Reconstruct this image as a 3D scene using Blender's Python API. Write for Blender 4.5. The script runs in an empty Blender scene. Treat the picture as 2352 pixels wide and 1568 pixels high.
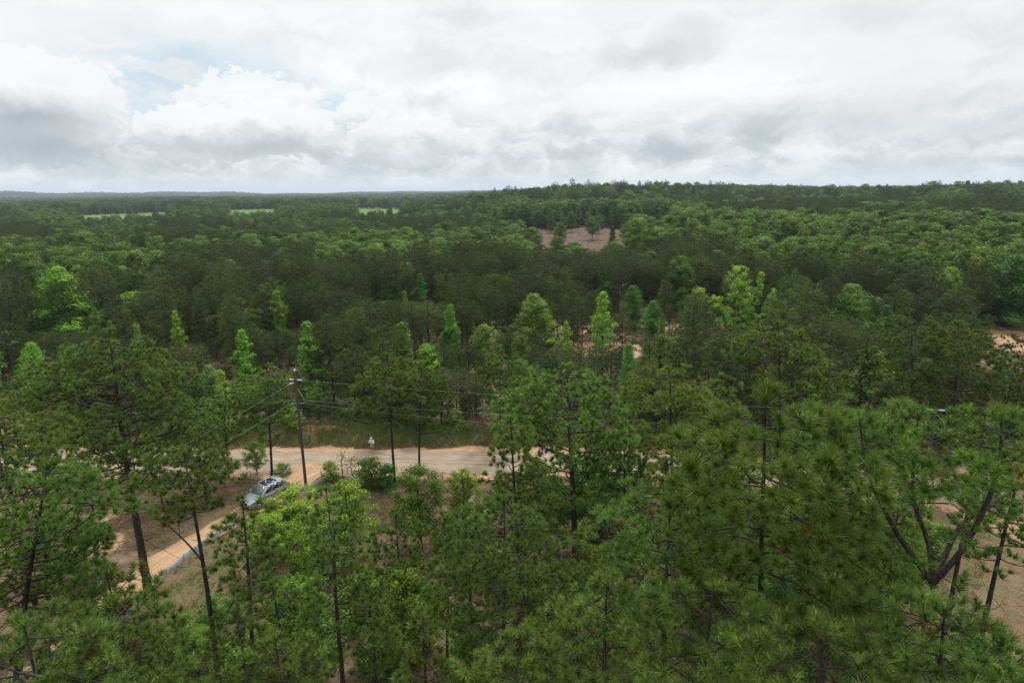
import bpy, bmesh, math, random
import numpy as np
from mathutils import Vector, Matrix, Euler

PI = math.pi
R_ = math.radians
scene = bpy.context.scene
COL = scene.collection
random.seed(7)
RNG = np.random.default_rng(7)

# ------------------------------------------------------------------ camera
CAM_H = 28.0
F_PX = 626.0          # focal length in pixels of a 1024 wide frame
PITCH = R_(13.56)
ROLL = R_(-0.52)
cam_d = bpy.data.cameras.new("camera")
cam_d.sensor_width = 36.0
cam_d.lens = 36.0 * F_PX / 1024.0
cam_d.clip_start = 0.3
cam_d.clip_end = 40000.0
cam = bpy.data.objects.new("camera", cam_d)
COL.objects.link(cam)
CAM_R = (Euler((PI / 2 - PITCH, 0, 0)).to_matrix() @ Matrix.Rotation(ROLL, 3, 'Z'))
cam.matrix_world = Matrix.Translation((0, 0, CAM_H)) @ CAM_R.to_4x4()
scene.camera = cam

scene.view_settings.view_transform = 'Standard'
scene.view_settings.look = 'None'
scene.view_settings.exposure = 0.08
scene.view_settings.gamma = 1.0
scene.view_settings.use_curve_mapping = False
scene.render.resolution_x = 1024
scene.render.resolution_y = 682
cy = scene.cycles
cy.use_denoising = True
cy.denoiser = 'OPENIMAGEDENOISE'
cy.denoising_input_passes = 'RGB_ALBEDO_NORMAL'
cy.denoising_prefilter = 'NONE'
cy.use_adaptive_sampling = False
cy.max_bounces = 6
cy.diffuse_bounces = 3
cy.glossy_bounces = 2
cy.transmission_bounces = 3
cy.volume_bounces = 0
cy.transparent_max_bounces = 4

SUN_EL, SUN_AZ = R_(58), R_(18)      # azimuth from +Y (view direction) towards +X


# ------------------------------------------------------------------ node helper
class X:
    """a node socket with arithmetic"""
    nt = None

    def __init__(self, s):
        self.s = s

    @staticmethod
    def m(op, *a, clamp=False):
        n = X.nt.nodes.new('ShaderNodeMath')
        n.operation = op
        n.use_clamp = clamp
        for i, v in enumerate(a):
            if isinstance(v, X):
                X.nt.links.new(v.s, n.inputs[i])
            else:
                n.inputs[i].default_value = v
        return X(n.outputs[0])

    def __add__(s, o): return X.m('ADD', s, o)
    def __radd__(s, o): return X.m('ADD', s, o)
    def __sub__(s, o): return X.m('SUBTRACT', s, o)
    def __rsub__(s, o): return X.m('SUBTRACT', o, s)
    def __mul__(s, o): return X.m('MULTIPLY', s, o)
    def __rmul__(s, o): return X.m('MULTIPLY', s, o)
    def __truediv__(s, o): return X.m('DIVIDE', s, o)
    def sat(s): return X.m('ADD', s, 0.0, clamp=True)


def sstep(a, b, v):
    n = X.nt.nodes.new('ShaderNodeMapRange')
    n.interpolation_type = 'SMOOTHSTEP'
    X.nt.links.new(v.s, n.inputs['Value'])
    n.inputs['From Min'].default_value = a
    n.inputs['From Max'].default_value = b
    return X(n.outputs['Result'])


def comb(x, y, z):
    n = X.nt.nodes.new('ShaderNodeCombineXYZ')
    for i, v in enumerate((x, y, z)):
        if isinstance(v, X):
            X.nt.links.new(v.s, n.inputs[i])
        else:
            n.inputs[i].default_value = v
    return X(n.outputs[0])


def noise(vec, scale=1.0, detail=6.0, rough=0.55, dist=0.0):
    n = X.nt.nodes.new('ShaderNodeTexNoise')
    if vec is not None:
        X.nt.links.new(vec.s, n.inputs['Vector'])
    n.inputs['Scale'].default_value = scale
    n.inputs['Detail'].default_value = detail
    n.inputs['Roughness'].default_value = rough
    n.inputs['Distortion'].default_value = dist
    return X(n.outputs['Fac'])


def mixc(f, a, b, mode='MIX'):
    n = X.nt.nodes.new('ShaderNodeMix')
    n.data_type = 'RGBA'
    n.blend_type = mode
    if isinstance(f, X):
        X.nt.links.new(f.s, n.inputs[0])
    else:
        n.inputs[0].default_value = f
    for i, v in ((6, a), (7, b)):
        if isinstance(v, X):
            X.nt.links.new(v.s, n.inputs[i])
        else:
            n.inputs[i].default_value = (v[0], v[1], v[2], 1)
    return X(n.outputs[2])


# ------------------------------------------------------------------ world: sky with clouds
world = bpy.data.worlds.new("World")
scene.world = world
world.use_nodes = True
nt = world.node_tree
nt.nodes.clear()
X.nt = nt
out = nt.nodes.new('ShaderNodeOutputWorld')
bg = nt.nodes.new('ShaderNodeBackground')
bg.inputs['Strength'].default_value = 0.1
nt.links.new(bg.outputs[0], out.inputs[0])
sky = nt.nodes.new('ShaderNodeTexSky')
sky.sky_type = 'NISHITA'
sky.sun_disc = False
sky.sun_elevation = SUN_EL
sky.sun_rotation = SUN_AZ
sky.altitude = 100
sky.dust_density = 1.5
tc = nt.nodes.new('ShaderNodeTexCoord')
sep = nt.nodes.new('ShaderNodeSeparateXYZ')
nt.links.new(tc.outputs['Generated'], sep.inputs[0])
dx, dy, dz = (X(sep.outputs[i]) for i in range(3))
az = X.m('ARCTAN2', dx, dy)
el = X.m('ARCSINE', dz)
# warped angular coordinates
wv = comb(az * 7.0, el * 9.0, 3.1)
w1 = noise(wv, 2.0, 8, 0.6) - 0.5
w2 = noise(comb(az * 7.0, el * 9.0, 17.7), 2.0, 8, 0.6) - 0.5
wa = az + w1 * 0.10
we = el + w2 * 0.065


w3 = noise(wv, 7.0, 6, 0.6) - 0.5
w4 = noise(comb(az * 7.0, el * 9.0, 31.0), 7.0, 6, 0.6) - 0.5
ba = az + w1 * 0.10 + w3 * 0.075
be = el + w2 * 0.05 + w4 * 0.055


def px_dir(u, v):
    k = 1024 / 2352
    d = CAM_R @ Vector(((u * k - 512) / F_PX, (341 - v * k) / F_PX, -1))
    d.normalize()
    return math.atan2(d.x, d.y), math.asin(d.z)


def blob(u, v, wu, hv, lo=1.0, hi=0.55, coords=None):
    """soft 0..1 mask of a cloud that sits at that bearing and height"""
    a0, e0 = px_dir(u, v)
    A, E = coords or (wa, we)
    ra, re = wu / 1437.0, hv / 1437.0
    qa = (A - a0) * (1 / ra)
    qe = (E - e0) * (1 / re)
    return sstep(lo, hi, X.m('SQRT', qa * qa + qe * qe))


high = noise(comb(wa * 2.6, we * 11.0, 1.0), 1.0, 7, 0.55)
high2 = noise(comb(wa * 5.0, we * 9.0, 5.0), 1.0, 6, 0.6)
low = noise(comb(wa * 15.0, we * 32.0, 9.0), 1.0, 9, 0.6)
low2 = noise(comb(wa * 4.0, we * 13.0, 2.5), 1.0, 6, 0.5)
# overcast veil
veil = 0.87 + (high - 0.5) * 0.55
veil = veil - sstep(0.48, 0.70, high2) * 0.16
veil = X.m('MINIMUM', veil, 1.08)
cv = mixc(veil.sat(), (0.26, 0.30, 0.33), (0.965, 0.97, 0.975))
# thin blue openings at the left and a small one at the right
hole = X.m('MAXIMUM', blob(430, 190, 330, 120, 1.0, 0.2), blob(760, 260, 230, 75, 1.0, 0.3))
hole = X.m('MAXIMUM', hole, blob(1770, 196, 60, 12, 1.0, 0.3))
hole = hole * sstep(0.36, 0.54, noise(comb(wa * 4.0, we * 22.0, 7.0), 1.0, 6, 0.55))
skyc = mixc(0.25, (5.3, 7.3, 8.5), X(sky.outputs[0]))
cv10 = mixc(1.0, cv, (10, 10, 10), 'MULTIPLY')
c = mixc(hole * 0.68, cv10, skyc)
# low cumulus bank: mottled greys and whites along the horizon
bank = sstep(0.135, 0.05, el + (low2 - 0.5) * 0.13)
bankv = sstep(0.36, 0.62, low * 0.65 + low2 * 0.35)
bankc = mixc(bankv, (5.2, 5.75, 6.05), (8.6, 8.85, 8.95))
c = mixc(bank * 0.9, c, bankc)
# cumulus heaps with lit tops and grey bases
for (u, v, wu, hv, base) in ((570, 250, 150, 78, 300), (640, 300, 150, 62, 320), (470, 300, 150, 60, 330), (870, 275, 110, 62, 310), (930, 320, 150, 60, 340),
                             (90, 250, 150, 110, 320)):
    mk = blob(u, v, wu, hv, 1.0, 0.90, (ba, be))
    eb = px_dir(u, v + hv * 0.9)[1]
    et = px_dir(u, v - hv * 0.55)[1]
    lit = (sstep(eb, et, we + (low - 0.5) * 0.06) * 0.8 + low * 0.45).sat()
    cc = mixc(lit, (4.7, 5.2, 5.5), (9.2, 9.3, 9.35))
    c = mixc(mk * 0.80, c, cc)
# heavier grey undersides
for (u, v, wu, hv, f) in ((60, 280, 150, 60, .85), (100, 350, 170, 40, .75), (480, 330, 110, 30, .4), (640, 335, 120, 34, .45), (330, 375, 150, 26, .35), (180, 400, 110, 22, .35), (1000, 235, 90, 35, .3),
                          (1500, 125, 190, 44, .42), (1590, 75, 130, 42, .34), (1080, 30, 110, 36, .22), (1560, 350, 170, 34, .5), (1980, 270, 190, 48, .34), (2230, 300, 170, 50, .3),
                          (1780, 300, 130, 44, .25), (2100, 375, 260, 36, .35), (1300, 350, 150, 26, .25), (2000, 40, 200, 50, .16)):
    mk = blob(u, v, wu, hv, 1.0, 0.0) * (0.45 + low * 1.1)
    c = mixc((mk * f).sat(), c, (3.8, 4.35, 4.75))
# hazy strip just over the horizon
c = mixc(sstep(0.035, 0.0, el) * 0.75, c, (7.0, 7.6, 7.9))
# overhead, outside the picture: even bright cloud
c = mixc(sstep(0.30, 0.85, el), c, (14.5, 14.7, 15.0))
nt.links.new(c.s, bg.inputs['Color'])

# ------------------------------------------------------------------ sun behind thin cloud
sun_d = bpy.data.lights.new("sun", 'SUN')
sun_d.energy = 3.2
sun_d.angle = R_(8)
sun_d.color = (1.0, 0.96, 0.9)
sun = bpy.data.objects.new("sun", sun_d)
COL.objects.link(sun)
sdir = Vector((math.sin(SUN_AZ) * math.cos(SUN_EL), math.cos(SUN_AZ) * math.cos(SUN_EL), math.sin(SUN_EL)))
sun.rotation_euler = sdir.to_track_quat('Z', 'Y').to_euler()

# ------------------------------------------------------------------ projection helpers
K = 1024 / 2352.0


def ray(u, v):
    return CAM_R @ Vector(((u * K - 512) / F_PX, (341 - v * K) / F_PX, -1))


def at_y(u, v, Y):
    """world point seen at photo pixel (u,v) at forward distance Y"""
    d = ray(u, v)
    t = Y / d.y
    return Vector((d.x * t, Y, CAM_H + d.z * t))


def on_ground(u, v, z=0.0):
    d = ray(u, v)
    t = (z - CAM_H) / d.z
    return Vector((d.x * t, d.y * t, z))


CRI = CAM_R.inverted()


def proj(p):
    q = CRI @ (Vector(p) - Vector((0, 0, CAM_H)))
    if q.z > -0.1:
        return None
    return ((q.x / -q.z * F_PX + 512) / K, (341 - q.y / -q.z * F_PX) / K)


# ------------------------------------------------------------------ terrain
def sm(a, b, x):
    t = np.clip((x - a) / (b - a), 0, 1)
    return t * t * (3 - 2 * t)


def road_y(x):
    x = np.asarray(x, float)
    return 61.6 - 0.0046 * np.maximum(x, 0) ** 2 + 0.0006 * np.minimum(x, 0) ** 2


def gz(x, y):
    x = np.asarray(x, float)
    y = np.asarray(y, float)
    d = np.hypot(x, y)
    a = np.degrees(np.arctan2(x, y))
    t = y - road_y(x)
    z = 0.9 * sm(3.7, 6.4, t) * sm(150, 100, d)
    z = z + 0.35 * (np.sin(x * .21 + 1) * np.sin(y * .17 + 2)) * sm(4.5, 9, t) * sm(400, 150, d)
    rise = sm(-11, 8, a) * (1 - .22 * sm(17, 26, a))
    z = z + (5.0 * sm(200, 420, d) + 12.0 * sm(420, 720, d)) * rise * sm(110, 80, np.abs(a))
    z = z - 4.0 * sm(1300, 2500, d) * rise
    z = z + (2.0 * np.sin(x * .006 + y * .004) + 1.5 * np.sin(x * .011 - y * .009 + 1.3)) * sm(250, 600, d)
    # far plateaus
    far = sm(3800, 5600, d)
    ridge = 14 + 10 * np.sin(a * .16 + 1.1) + 6 * np.sin(a * .43) + 3 * np.sin(a * 1.3 + .4)
    z = z + far * ridge * (0.55 + 0.75 * sm(-2, -24, a))
    return z


def gzf(x, y):
    return float(gz(x, y))


# ------------------------------------------------------------------ mesh helpers
def mk_mesh(name, parts, mats, tone=None, smooth=False):
    """parts: list of (V, F, material index[, tones]); F is (n,3) or (n,4)"""
    vs, loops, starts, totals, mi, tn = [], [], [], [], [], []
    off = 0
    ls = 0
    for p in parts:
        V, Fc, m = p[0], p[1], p[2]
        if len(V) == 0 or len(Fc) == 0:
            continue
        vs.append(np.asarray(V, np.float32))
        Fc = np.asarray(Fc, np.int32)
        k = Fc.shape[1]
        loops.append((Fc + off).ravel())
        starts.append(ls + np.arange(len(Fc), dtype=np.int32) * k)
        totals.append(np.full(len(Fc), k, np.int32))
        mi.append(np.full(len(Fc), m, np.int32))
        tn.append(np.asarray(p[3], np.float32) if len(p) > 3 else np.zeros(len(V), np.float32))
        off += len(V)
        ls += len(Fc) * k
    me = bpy.data.meshes.new(name)
    V = np.concatenate(vs)
    L = np.concatenate(loops)
    S = np.concatenate(starts)
    T = np.concatenate(totals)
    me.vertices.add(len(V))
    me.vertices.foreach_set('co', V.ravel())
    me.loops.add(len(L))
    me.loops.foreach_set('vertex_index', L)
    me.polygons.add(len(S))
    me.polygons.foreach_set('loop_start', S)
    try:
        me.polygons.foreach_set('loop_total', T)
    except Exception:
        pass
    for m in mats:
        me.materials.append(m)
    me.polygons.foreach_set('material_index', np.concatenate(mi))
    me.polygons.foreach_set('use_smooth', np.full(len(S), smooth))
    at = me.attributes.new('tone', 'FLOAT', 'POINT')
    at.data.foreach_set('value', np.concatenate(tn))
    me.update(calc_edges=True)
    return me


def tubes(P, Rr, S):
    """batch of tubes: P (N,K,3), Rr (N,K)"""
    P = np.asarray(P, float)
    Rr = np.asarray(Rr, float)
    if P.ndim == 2:
        P = P[None]
        Rr = Rr[None]
    N, Kp, _ = P.shape
    T = np.gradient(P, axis=1)
    T /= np.linalg.norm(T, axis=2, keepdims=True) + 1e-9
    mt = T.mean(axis=1)
    ref = np.where(np.abs(mt[:, 2:3]) > .8, np.array([[1., 0.1, 0]]), np.array([[0.05, 0, 1.]]))[:, None, :]
    B1 = np.cross(T, np.broadcast_to(ref, T.shape))
    B1 /= np.linalg.norm(B1, axis=2, keepdims=True) + 1e-9
    B2 = np.cross(T, B1)
    an = np.arange(S) * 2 * PI / S
    V = P[:, :, None, :] + Rr[:, :, None, None] * (np.cos(an)[None, None, :, None] * B1[:, :, None, :] + np.sin(an)[None, None, :, None] * B2[:, :, None, :])
    n = np.arange(N)[:, None, None] * Kp * S
    k = np.arange(Kp - 1)[None, :, None] * S
    s = np.arange(S)[None, None, :]
    s2 = (s + 1) % S
    q = np.stack([n + k + s, n + k + s2, n + k + S + s2, n + k + S + s], axis=-1)
    return V.reshape(-1, 3), q.reshape(-1, 4)


def add_obj(name, me, parent=None, loc=None):
    o = bpy.data.objects.new(name, me)
    COL.objects.link(o)
    if parent is not None:
        o.parent = parent
    if loc is not None:
        o.location = loc
    return o


def tag(o, label=None, cat=None, group=None, kind=None):
    if label:
        o['label'] = label
    if cat:
        o['category'] = cat
    if group:
        o['group'] = group
    if kind:
        o['kind'] = kind
    return o


def thing(name, label, cat, loc=(0, 0, 0), rz=0.0, group=None):
    o = bpy.data.objects.new(name, None)
    o.empty_display_size = 0.3
    COL.objects.link(o)
    o.location = loc
    o.rotation_euler = (0, 0, rz)
    return tag(o, label, cat, group)


def dup(root, loc, rz, scale, label, group=None):
    r = root.copy()
    COL.objects.link(r)
    r.location = loc
    r.rotation_euler = (0, 0, rz)
    r.scale = scale
    r['label'] = label
    if group:
        r['group'] = group
    elif 'group' in r:
        del r['group']
    for ch in root.children:
        c = ch.copy()
        COL.objects.link(c)
        c.parent = r
    return r


def tint(root, col):
    for ch in root.children:
        ch.color = (col[0], col[1], col[2], 1)


# ------------------------------------------------------------------ materials
def new_mat(name):
    m = bpy.data.materials.new(name)
    m.use_nodes = True
    m.node_tree.nodes.clear()
    X.nt = m.node_tree
    o = X.nt.nodes.new('ShaderNodeOutputMaterial')
    return m, o


def principled(base, rough=0.7, spec=0.3, metal=0.0, bump=None, bstr=0.3, bdist=0.05):
    n = X.nt.nodes.new('ShaderNodeBsdfPrincipled')
    if isinstance(base, X):
        X.nt.links.new(base.s, n.inputs['Base Color'])
    else:
        n.inputs['Base Color'].default_value = (*base, 1)
    if isinstance(rough, X):
        X.nt.links.new(rough.s, n.inputs['Roughness'])
    else:
        n.inputs['Roughness'].default_value = rough
    n.inputs['Specular IOR Level'].default_value = spec
    n.inputs['Metallic'].default_value = metal
    if bump is not None:
        b = X.nt.nodes.new('ShaderNodeBump')
        b.inputs['Strength'].default_value = bstr
        b.inputs['Distance'].default_value = bdist
        X.nt.links.new(bump.s, b.inputs['Height'])
        X.nt.links.new(b.outputs[0], n.inputs['Normal'])
    return n


def attr(name):
    n = X.nt.nodes.new('ShaderNodeAttribute')
    n.attribute_name = name
    return X(n.outputs['Fac'])


def foliage(name, ca, cb, cc, trans=0.3, rough=0.55, spec=0.25, vlo=0.78, vhi=1.22, hue=0.018):
    m, o = new_mat(name)
    t = attr('tone')
    base = mixc(t.sat(), ca, cb)
    base = mixc(sstep(1.15, 1.3, t), base, cc)
    base = mixc(sstep(-.3, -.6, t), base, (0.13, 0.075, 0.032))
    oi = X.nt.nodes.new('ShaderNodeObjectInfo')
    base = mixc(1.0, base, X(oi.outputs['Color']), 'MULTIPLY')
    rnd = X(oi.outputs['Random'])
    hs = X.nt.nodes.new('ShaderNodeHueSaturation')
    X.nt.links.new(base.s, hs.inputs['Color'])
    r2 = X.m('FRACT', rnd * 7.31)
    X.nt.links.new((0.5 + (r2 - 0.5) * (2 * hue)).s, hs.inputs['Hue'])
    X.nt.links.new((vlo + rnd * (vhi - vlo)).s, hs.inputs['Value'])
    base = X(hs.outputs[0])
    p = principled(base, rough, spec)
    tr = X.nt.nodes.new('ShaderNodeBsdfTranslucent')
    X.nt.links.new(mixc(1.0, base, (1.15, 1.2, 0.7), 'MULTIPLY').s, tr.inputs[0])
    mx = X.nt.nodes.new('ShaderNodeMixShader')
    mx.inputs[0].default_value = trans
    X.nt.links.new(p.outputs[0], mx.inputs[1])
    X.nt.links.new(tr.outputs[0], mx.inputs[2])
    X.nt.links.new(mx.outputs[0], o.inputs[0])
    return m


M_needle = foliage('pine_needles', (0.056, 0.096, 0.019), (0.134, 0.206, 0.040), (0.22, 0.28, 0.075), trans=0.16, rough=0.5, spec=0.25)
M_needle_mid = foliage('pine_needles_young', (0.046, 0.072, 0.018), (0.096, 0.136, 0.035), (0.20, 0.21, 0.065), trans=0.22, rough=0.55, spec=0.18, vlo=.72, vhi=1.25)
M_leaf = foliage('broad_leaves', (0.050, 0.108, 0.020), (0.110, 0.205, 0.038), (0.165, 0.265, 0.05), trans=0.34, rough=0.6, spec=0.15)
M_leaf_far = foliage('broad_leaves_woods', (0.068, 0.122, 0.020), (0.150, 0.245, 0.040), (0.22, 0.32, 0.055), trans=0.3, rough=0.6, spec=0.12, vlo=.62, vhi=1.25, hue=.02)


def bark_mat(name, ca, cb, sx=9.0, sz=2.2):
    m, o = new_mat(name)
    g = X.nt.nodes.new('ShaderNodeTexCoord')
    s = X.nt.nodes.new('ShaderNodeSeparateXYZ')
    X.nt.links.new(g.outputs['Object'], s.inputs[0])
    v = comb(X(s.outputs[0]) * sx, X(s.outputs[1]) * sx, X(s.outputs[2]) * sz)
    n1 = noise(v, 1.0, 6, 0.65)
    n2 = noise(v, 3.0, 4, 0.6)
    f = sstep(0.35, 0.68, n1 * 0.65 + n2 * 0.35)
    p = principled(mixc(f, ca, cb), 0.9, 0.15, bump=n1 + n2 * 0.4, bstr=0.8, bdist=0.06)
    X.nt.links.new(p.outputs[0], o.inputs[0])
    return m


M_bark = bark_mat('pine_bark', (0.017, 0.014, 0.012), (0.072, 0.058, 0.047))
M_bark_h = bark_mat('hardwood_bark', (0.045, 0.038, 0.030), (0.14, 0.125, 0.105))


def simple(name, col, rough=0.6, spec=0.4, metal=0.0, var=0.15, scale=8.0, bump=0.0):
    m, o = new_mat(name)
    g = X.nt.nodes.new('ShaderNodeTexCoord')
    n = noise(X(g.outputs['Object']), scale, 5, 0.6)
    dark = tuple(c * (1 - var) for c in col)
    lite = tuple(min(1, c * (1 + var)) for c in col)
    p = principled(mixc(sstep(.3, .7, n), dark, lite), rough, spec, metal, bump=n if bump else None, bstr=bump, bdist=0.02)
    X.nt.links.new(p.outputs[0], o.inputs[0])
    return m


# ------------------------------------------------------------------ ground
def ground_masks(x, y):
    d = np.hypot(x, y)
    a = np.degrees(np.arctan2(x, y))
    t = y - road_y(x)
    wob = 1.2 * np.sin(x * .35) + 0.8 * np.sin(x * .83 + y * .4 + 1)
    sand = sm(4.2, 3.3, np.abs(t) + .25 * wob) * sm(-130, -90, x)
    # open sandy strip at the right, where the road widens
    sand = np.maximum(sand, sm(11, 5, np.hypot((x - 49) / 1.6, y - 50) + wob) * .8)
    # bare sand among the young pines
    s2 = sm(.66, 1.1, sm(95, 102, y + wob * 2) * sm(140, 128, y + wob * 2) * sm(-8, 2, x) * sm(66, 50, x) * (0.75 + .35 * np.sin(x * .22 + y * .1) + .3 * np.sin(x * .11 - y * .3)))
    sand = np.maximum(sand, s2)
    s3 = sm(17, 12, np.hypot(x - 97, (y - 116) / 1.1) + wob)
    sand = np.maximum(sand, s3)
    # sand patches left of the driveway
    for (px, py, r) in ((-34, 46, 3.4), (-38, 50, 3.0), (-43, 45, 3.0), (-48, 62, 5), (-62, 72, 6), (-31.5, 51, 2.0), (-70, 80, 8)):
        sand = np.maximum(sand, sm(r, r * .5, np.hypot(x - px, y - py) + wob * .5) * .55)
    brown = sm(255, 285, d) * sm(440, 415, d) * sm(-1.5, 1.5, a + 1.2 * np.sin(d * .05)) * sm(15, 12.5, a + 1.5 * np.sin(d * .04))
    grass = sm(14, 8, np.hypot((x + 20) / 1.0, (y - 44) / 1.4)) * .6
    grass = np.maximum(grass, sm(20, 12, np.hypot((x - 42) / 1.3, (y - 38) / 1.0)) * .55)
    grass = np.maximum(grass, sm(3.8, 5, t) * sm(9, 7, t) * sm(-60, -40, x) * .8)
    return sand, brown, grass


def build_ground():
    rad = np.concatenate([np.array([1.5, 4, 7, 10]), np.arange(12, 165, 1.0), np.geomspace(166, 12000, 110)])
    az = np.radians(np.concatenate([np.arange(-60, 60, 0.45), np.arange(60, 300, 6.0)]))
    A, Rr = np.meshgrid(az, rad)
    x = (Rr * np.sin(A)).ravel()
    y = (Rr * np.cos(A)).ravel()
    z = gz(x, y)
    V = np.stack([x, y, z], 1)
    na, nr = len(az), len(rad)
    r = np.arange(nr - 1)[:, None] * na
    a = np.arange(na)[None, :]
    a2 = (a + 1) % na
    q = np.stack([r + a2, r + a, r + na + a, r + na + a2], -1).reshape(-1, 4)
    # centre fan
    V = np.vstack([V, [[0, 0, gzf(0, 0)]]])
    c = len(V) - 1
    tri = np.stack([np.full(na, c), a[0], a2[0]], 1)
    me = mk_mesh('ground', [(V, q, 0)], [M_ground], smooth=True)
    bm = bmesh.new()
    bm.from_mesh(me)
    bm.verts.ensure_lookup_table()
    for t in tri:
        try:
            bm.faces.new([bm.verts[int(i)] for i in (t[0], t[2], t[1])])
        except ValueError:
            pass
    bm.normal_update()
    bm.to_mesh(me)
    bm.free()
    s, b, g = ground_masks(V[:, 0], V[:, 1])
    for nm, val in (('sand', s), ('slash', b), ('grass', g)):
        at = me.attributes.new(nm, 'FLOAT', 'POINT')
        at.data.foreach_set('value', np.asarray(val, np.float32))
    o = add_obj('ground', me)
    tag(o, 'forest floor of pine litter, sand and dry grass', None, kind='structure')


m, o_ = new_mat('forest_floor')
M_ground = m
geo = X.nt.nodes.new('ShaderNodeNewGeometry')
pos = X(geo.outputs['Position'])
nA = noise(pos, 0.35, 8, 0.62)
nB = noise(pos, 2.2, 7, 0.65)
nC = noise(pos, 9.0, 5, 0.65)
nD = noise(pos, 0.012, 8, 0.62)
litter = mixc(sstep(.35, .65, nB * .6 + nC * .4), (0.060, 0.036, 0.024), (0.170, 0.108, 0.070))
litter = mixc(sstep(.5, .68, nA) * .7, litter, (0.235, 0.185, 0.125))
litter = mixc(sstep(.58, .72, noise(pos, .8, 6, .6)) * .6, litter, (0.060, 0.085, 0.028))
dry = mixc(sstep(.35, .65, nC), (0.115, 0.080, 0.045), (0.205, 0.152, 0.088))
dry = mixc(sstep(.48, .66, noise(pos, .55, 7, .6)), dry, (0.085, 0.12, 0.035))
sandc = mixc(sstep(.3, .7, nB * .5 + nA * .5), (0.29, 0.175, 0.10), (0.42, 0.285, 0.18))
sandc = mixc(sstep(.5, .75, noise(pos, .18, 6, .6)) * .7, sandc, (0.34, 0.155, 0.075))
slash = mixc(sstep(.3, .7, noise(pos, .9, 8, .7)), (0.058, 0.042, 0.031), (0.150, 0.104, 0.074))
slash = mixc(sstep(.56, .7, noise(pos, .09, 7, .6)) * .5, slash, (0.10, 0.11, 0.05))
wood = mixc(sstep(.4, .62, nD), (0.020, 0.030, 0.013), (0.050, 0.080, 0.025))
b_ = mixc(sstep(.3, .75, attr('grass') + (nB - .5) * .7), litter, dry)
b_ = mixc(sstep(.35, .6, attr('sand') + (nB - .5) * .5 + (nA - .5) * .5), b_, sandc)
b_ = mixc(sstep(.3, .6, attr('slash') + (nB - .5) * .3), b_, slash)
sp = X.nt.nodes.new('ShaderNodeSeparateXYZ')
X.nt.links.new(pos.s, sp.inputs[0])
dd = X.m('SQRT', X(sp.outputs[0]) * X(sp.outputs[0]) + X(sp.outputs[1]) * X(sp.outputs[1]))
b_ = mixc(sstep(900, 1500, dd), b_, wood)
p = principled(b_, 0.95, 0.1, bump=nB + nC * .6, bstr=.7, bdist=.12)
X.nt.links.new(p.outputs[0], o_.inputs[0])
build_ground()


def strip(name, pts, widths, mat, dz, jit=0.25, step=0.7, cross=8):
    """a ribbon of ground that follows the terrain, with a ragged edge"""
    pts = np.asarray(pts, float)
    seg = np.r_[0, np.cumsum(np.linalg.norm(np.diff(pts, axis=0), axis=1))]
    s = np.arange(0, seg[-1], step)
    # smooth interpolation
    cx = np.interp(s, seg, pts[:, 0])
    cyy = np.interp(s, seg, pts[:, 1])
    ker = np.ones(9) / 9
    cx = np.convolve(np.pad(cx, 4, 'edge'), ker, 'valid')
    cyy = np.convolve(np.pad(cyy, 4, 'edge'), ker, 'valid')
    w = np.interp(s, seg, widths)
    tx, ty = np.gradient(cx), np.gradient(cyy)
    L = np.hypot(tx, ty) + 1e-9
    nx, ny = -ty / L, tx / L
    jl = RNG.normal(0, jit, len(s))
    jr = RNG.normal(0, jit, len(s))
    k3 = np.ones(3) / 3
    jl = np.convolve(np.pad(jl, 1, 'edge'), k3, 'valid')
    jr = np.convolve(np.pad(jr, 1, 'edge'), k3, 'valid')
    V = []
    for c in range(cross + 1):
        f = c / cross
        off = (-(w / 2 + jl) * (1 - f) + (w / 2 + jr) * f)
        x, y = cx + nx * off, cyy + ny * off
        V.append(np.stack([x, y, gz(x, y) + dz + 0.02 * np.sin(f * PI)], 1))
    V = np.stack(V, 1)
    n = len(s)
    i = np.arange(n - 1)[:, None] * (cross + 1)
    c = np.arange(cross)[None, :]
    q = np.stack([i + c, i + c + 1, i + cross + 2 + c, i + cross + 1 + c], -1).reshape(-1, 4)
    tn = np.broadcast_to(np.abs(np.linspace(-1, 1, cross + 1))[None, :], (n, cross + 1)).ravel()
    me = mk_mesh(name, [(V.reshape(-1, 3), q[:, ::-1], 0, tn)], [mat], smooth=True)
    return add_obj(name, me)


def dirt_mat(name, ca, cb, cc, rut=0.0):
    m, o = new_mat(name)
    g = X.nt.nodes.new('ShaderNodeNewGeometry')
    ps = X(g.outputs['Position'])
    a = noise(ps, .5, 8, .6)
    b = noise(ps, 5.0, 6, .65)
    s = X.nt.nodes.new('ShaderNodeSeparateXYZ')
    X.nt.links.new(ps.s, s.inputs[0])
    tr = noise(comb(X(s.outputs[0]) * .12, X(s.outputs[1]) * 1.3, 0.0), 1.0, 6, .6)
    base = mixc(sstep(.3, .7, a * .6 + b * .4), ca, cb)
    base = mixc(sstep(.50, .72, tr) * .75, base, cc)
    base = mixc(sstep(.6, .75, b) * .4, base, tuple(c * 1.25 for c in cb))
    t = attr('tone')
    rt_ = X.m('SINE', (t + (a - .5) * .22) * 11.0)
    base = mixc(sstep(.35, .95, rt_ + (b - .5) * .9) * .38, base, cc)
    gr_ = noise(ps, 16.0, 4, .7)
    base = mixc(sstep(.58, .72, gr_) * .4, base, tuple(min(1, c * 1.45) for c in cb))
    base = mixc(sstep(.42, .3, gr_) * .35, base, tuple(c * .55 for c in ca))
    base = mixc(sstep(.75, 1.0, t + (b - .5) * .5) * .55, base, cc)
    p = principled(base, .95, .12, bump=a * .5 + b + tr, bstr=.5, bdist=.08)
    X.nt.links.new(p.outputs[0], o.inputs[0])
    return m


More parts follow.
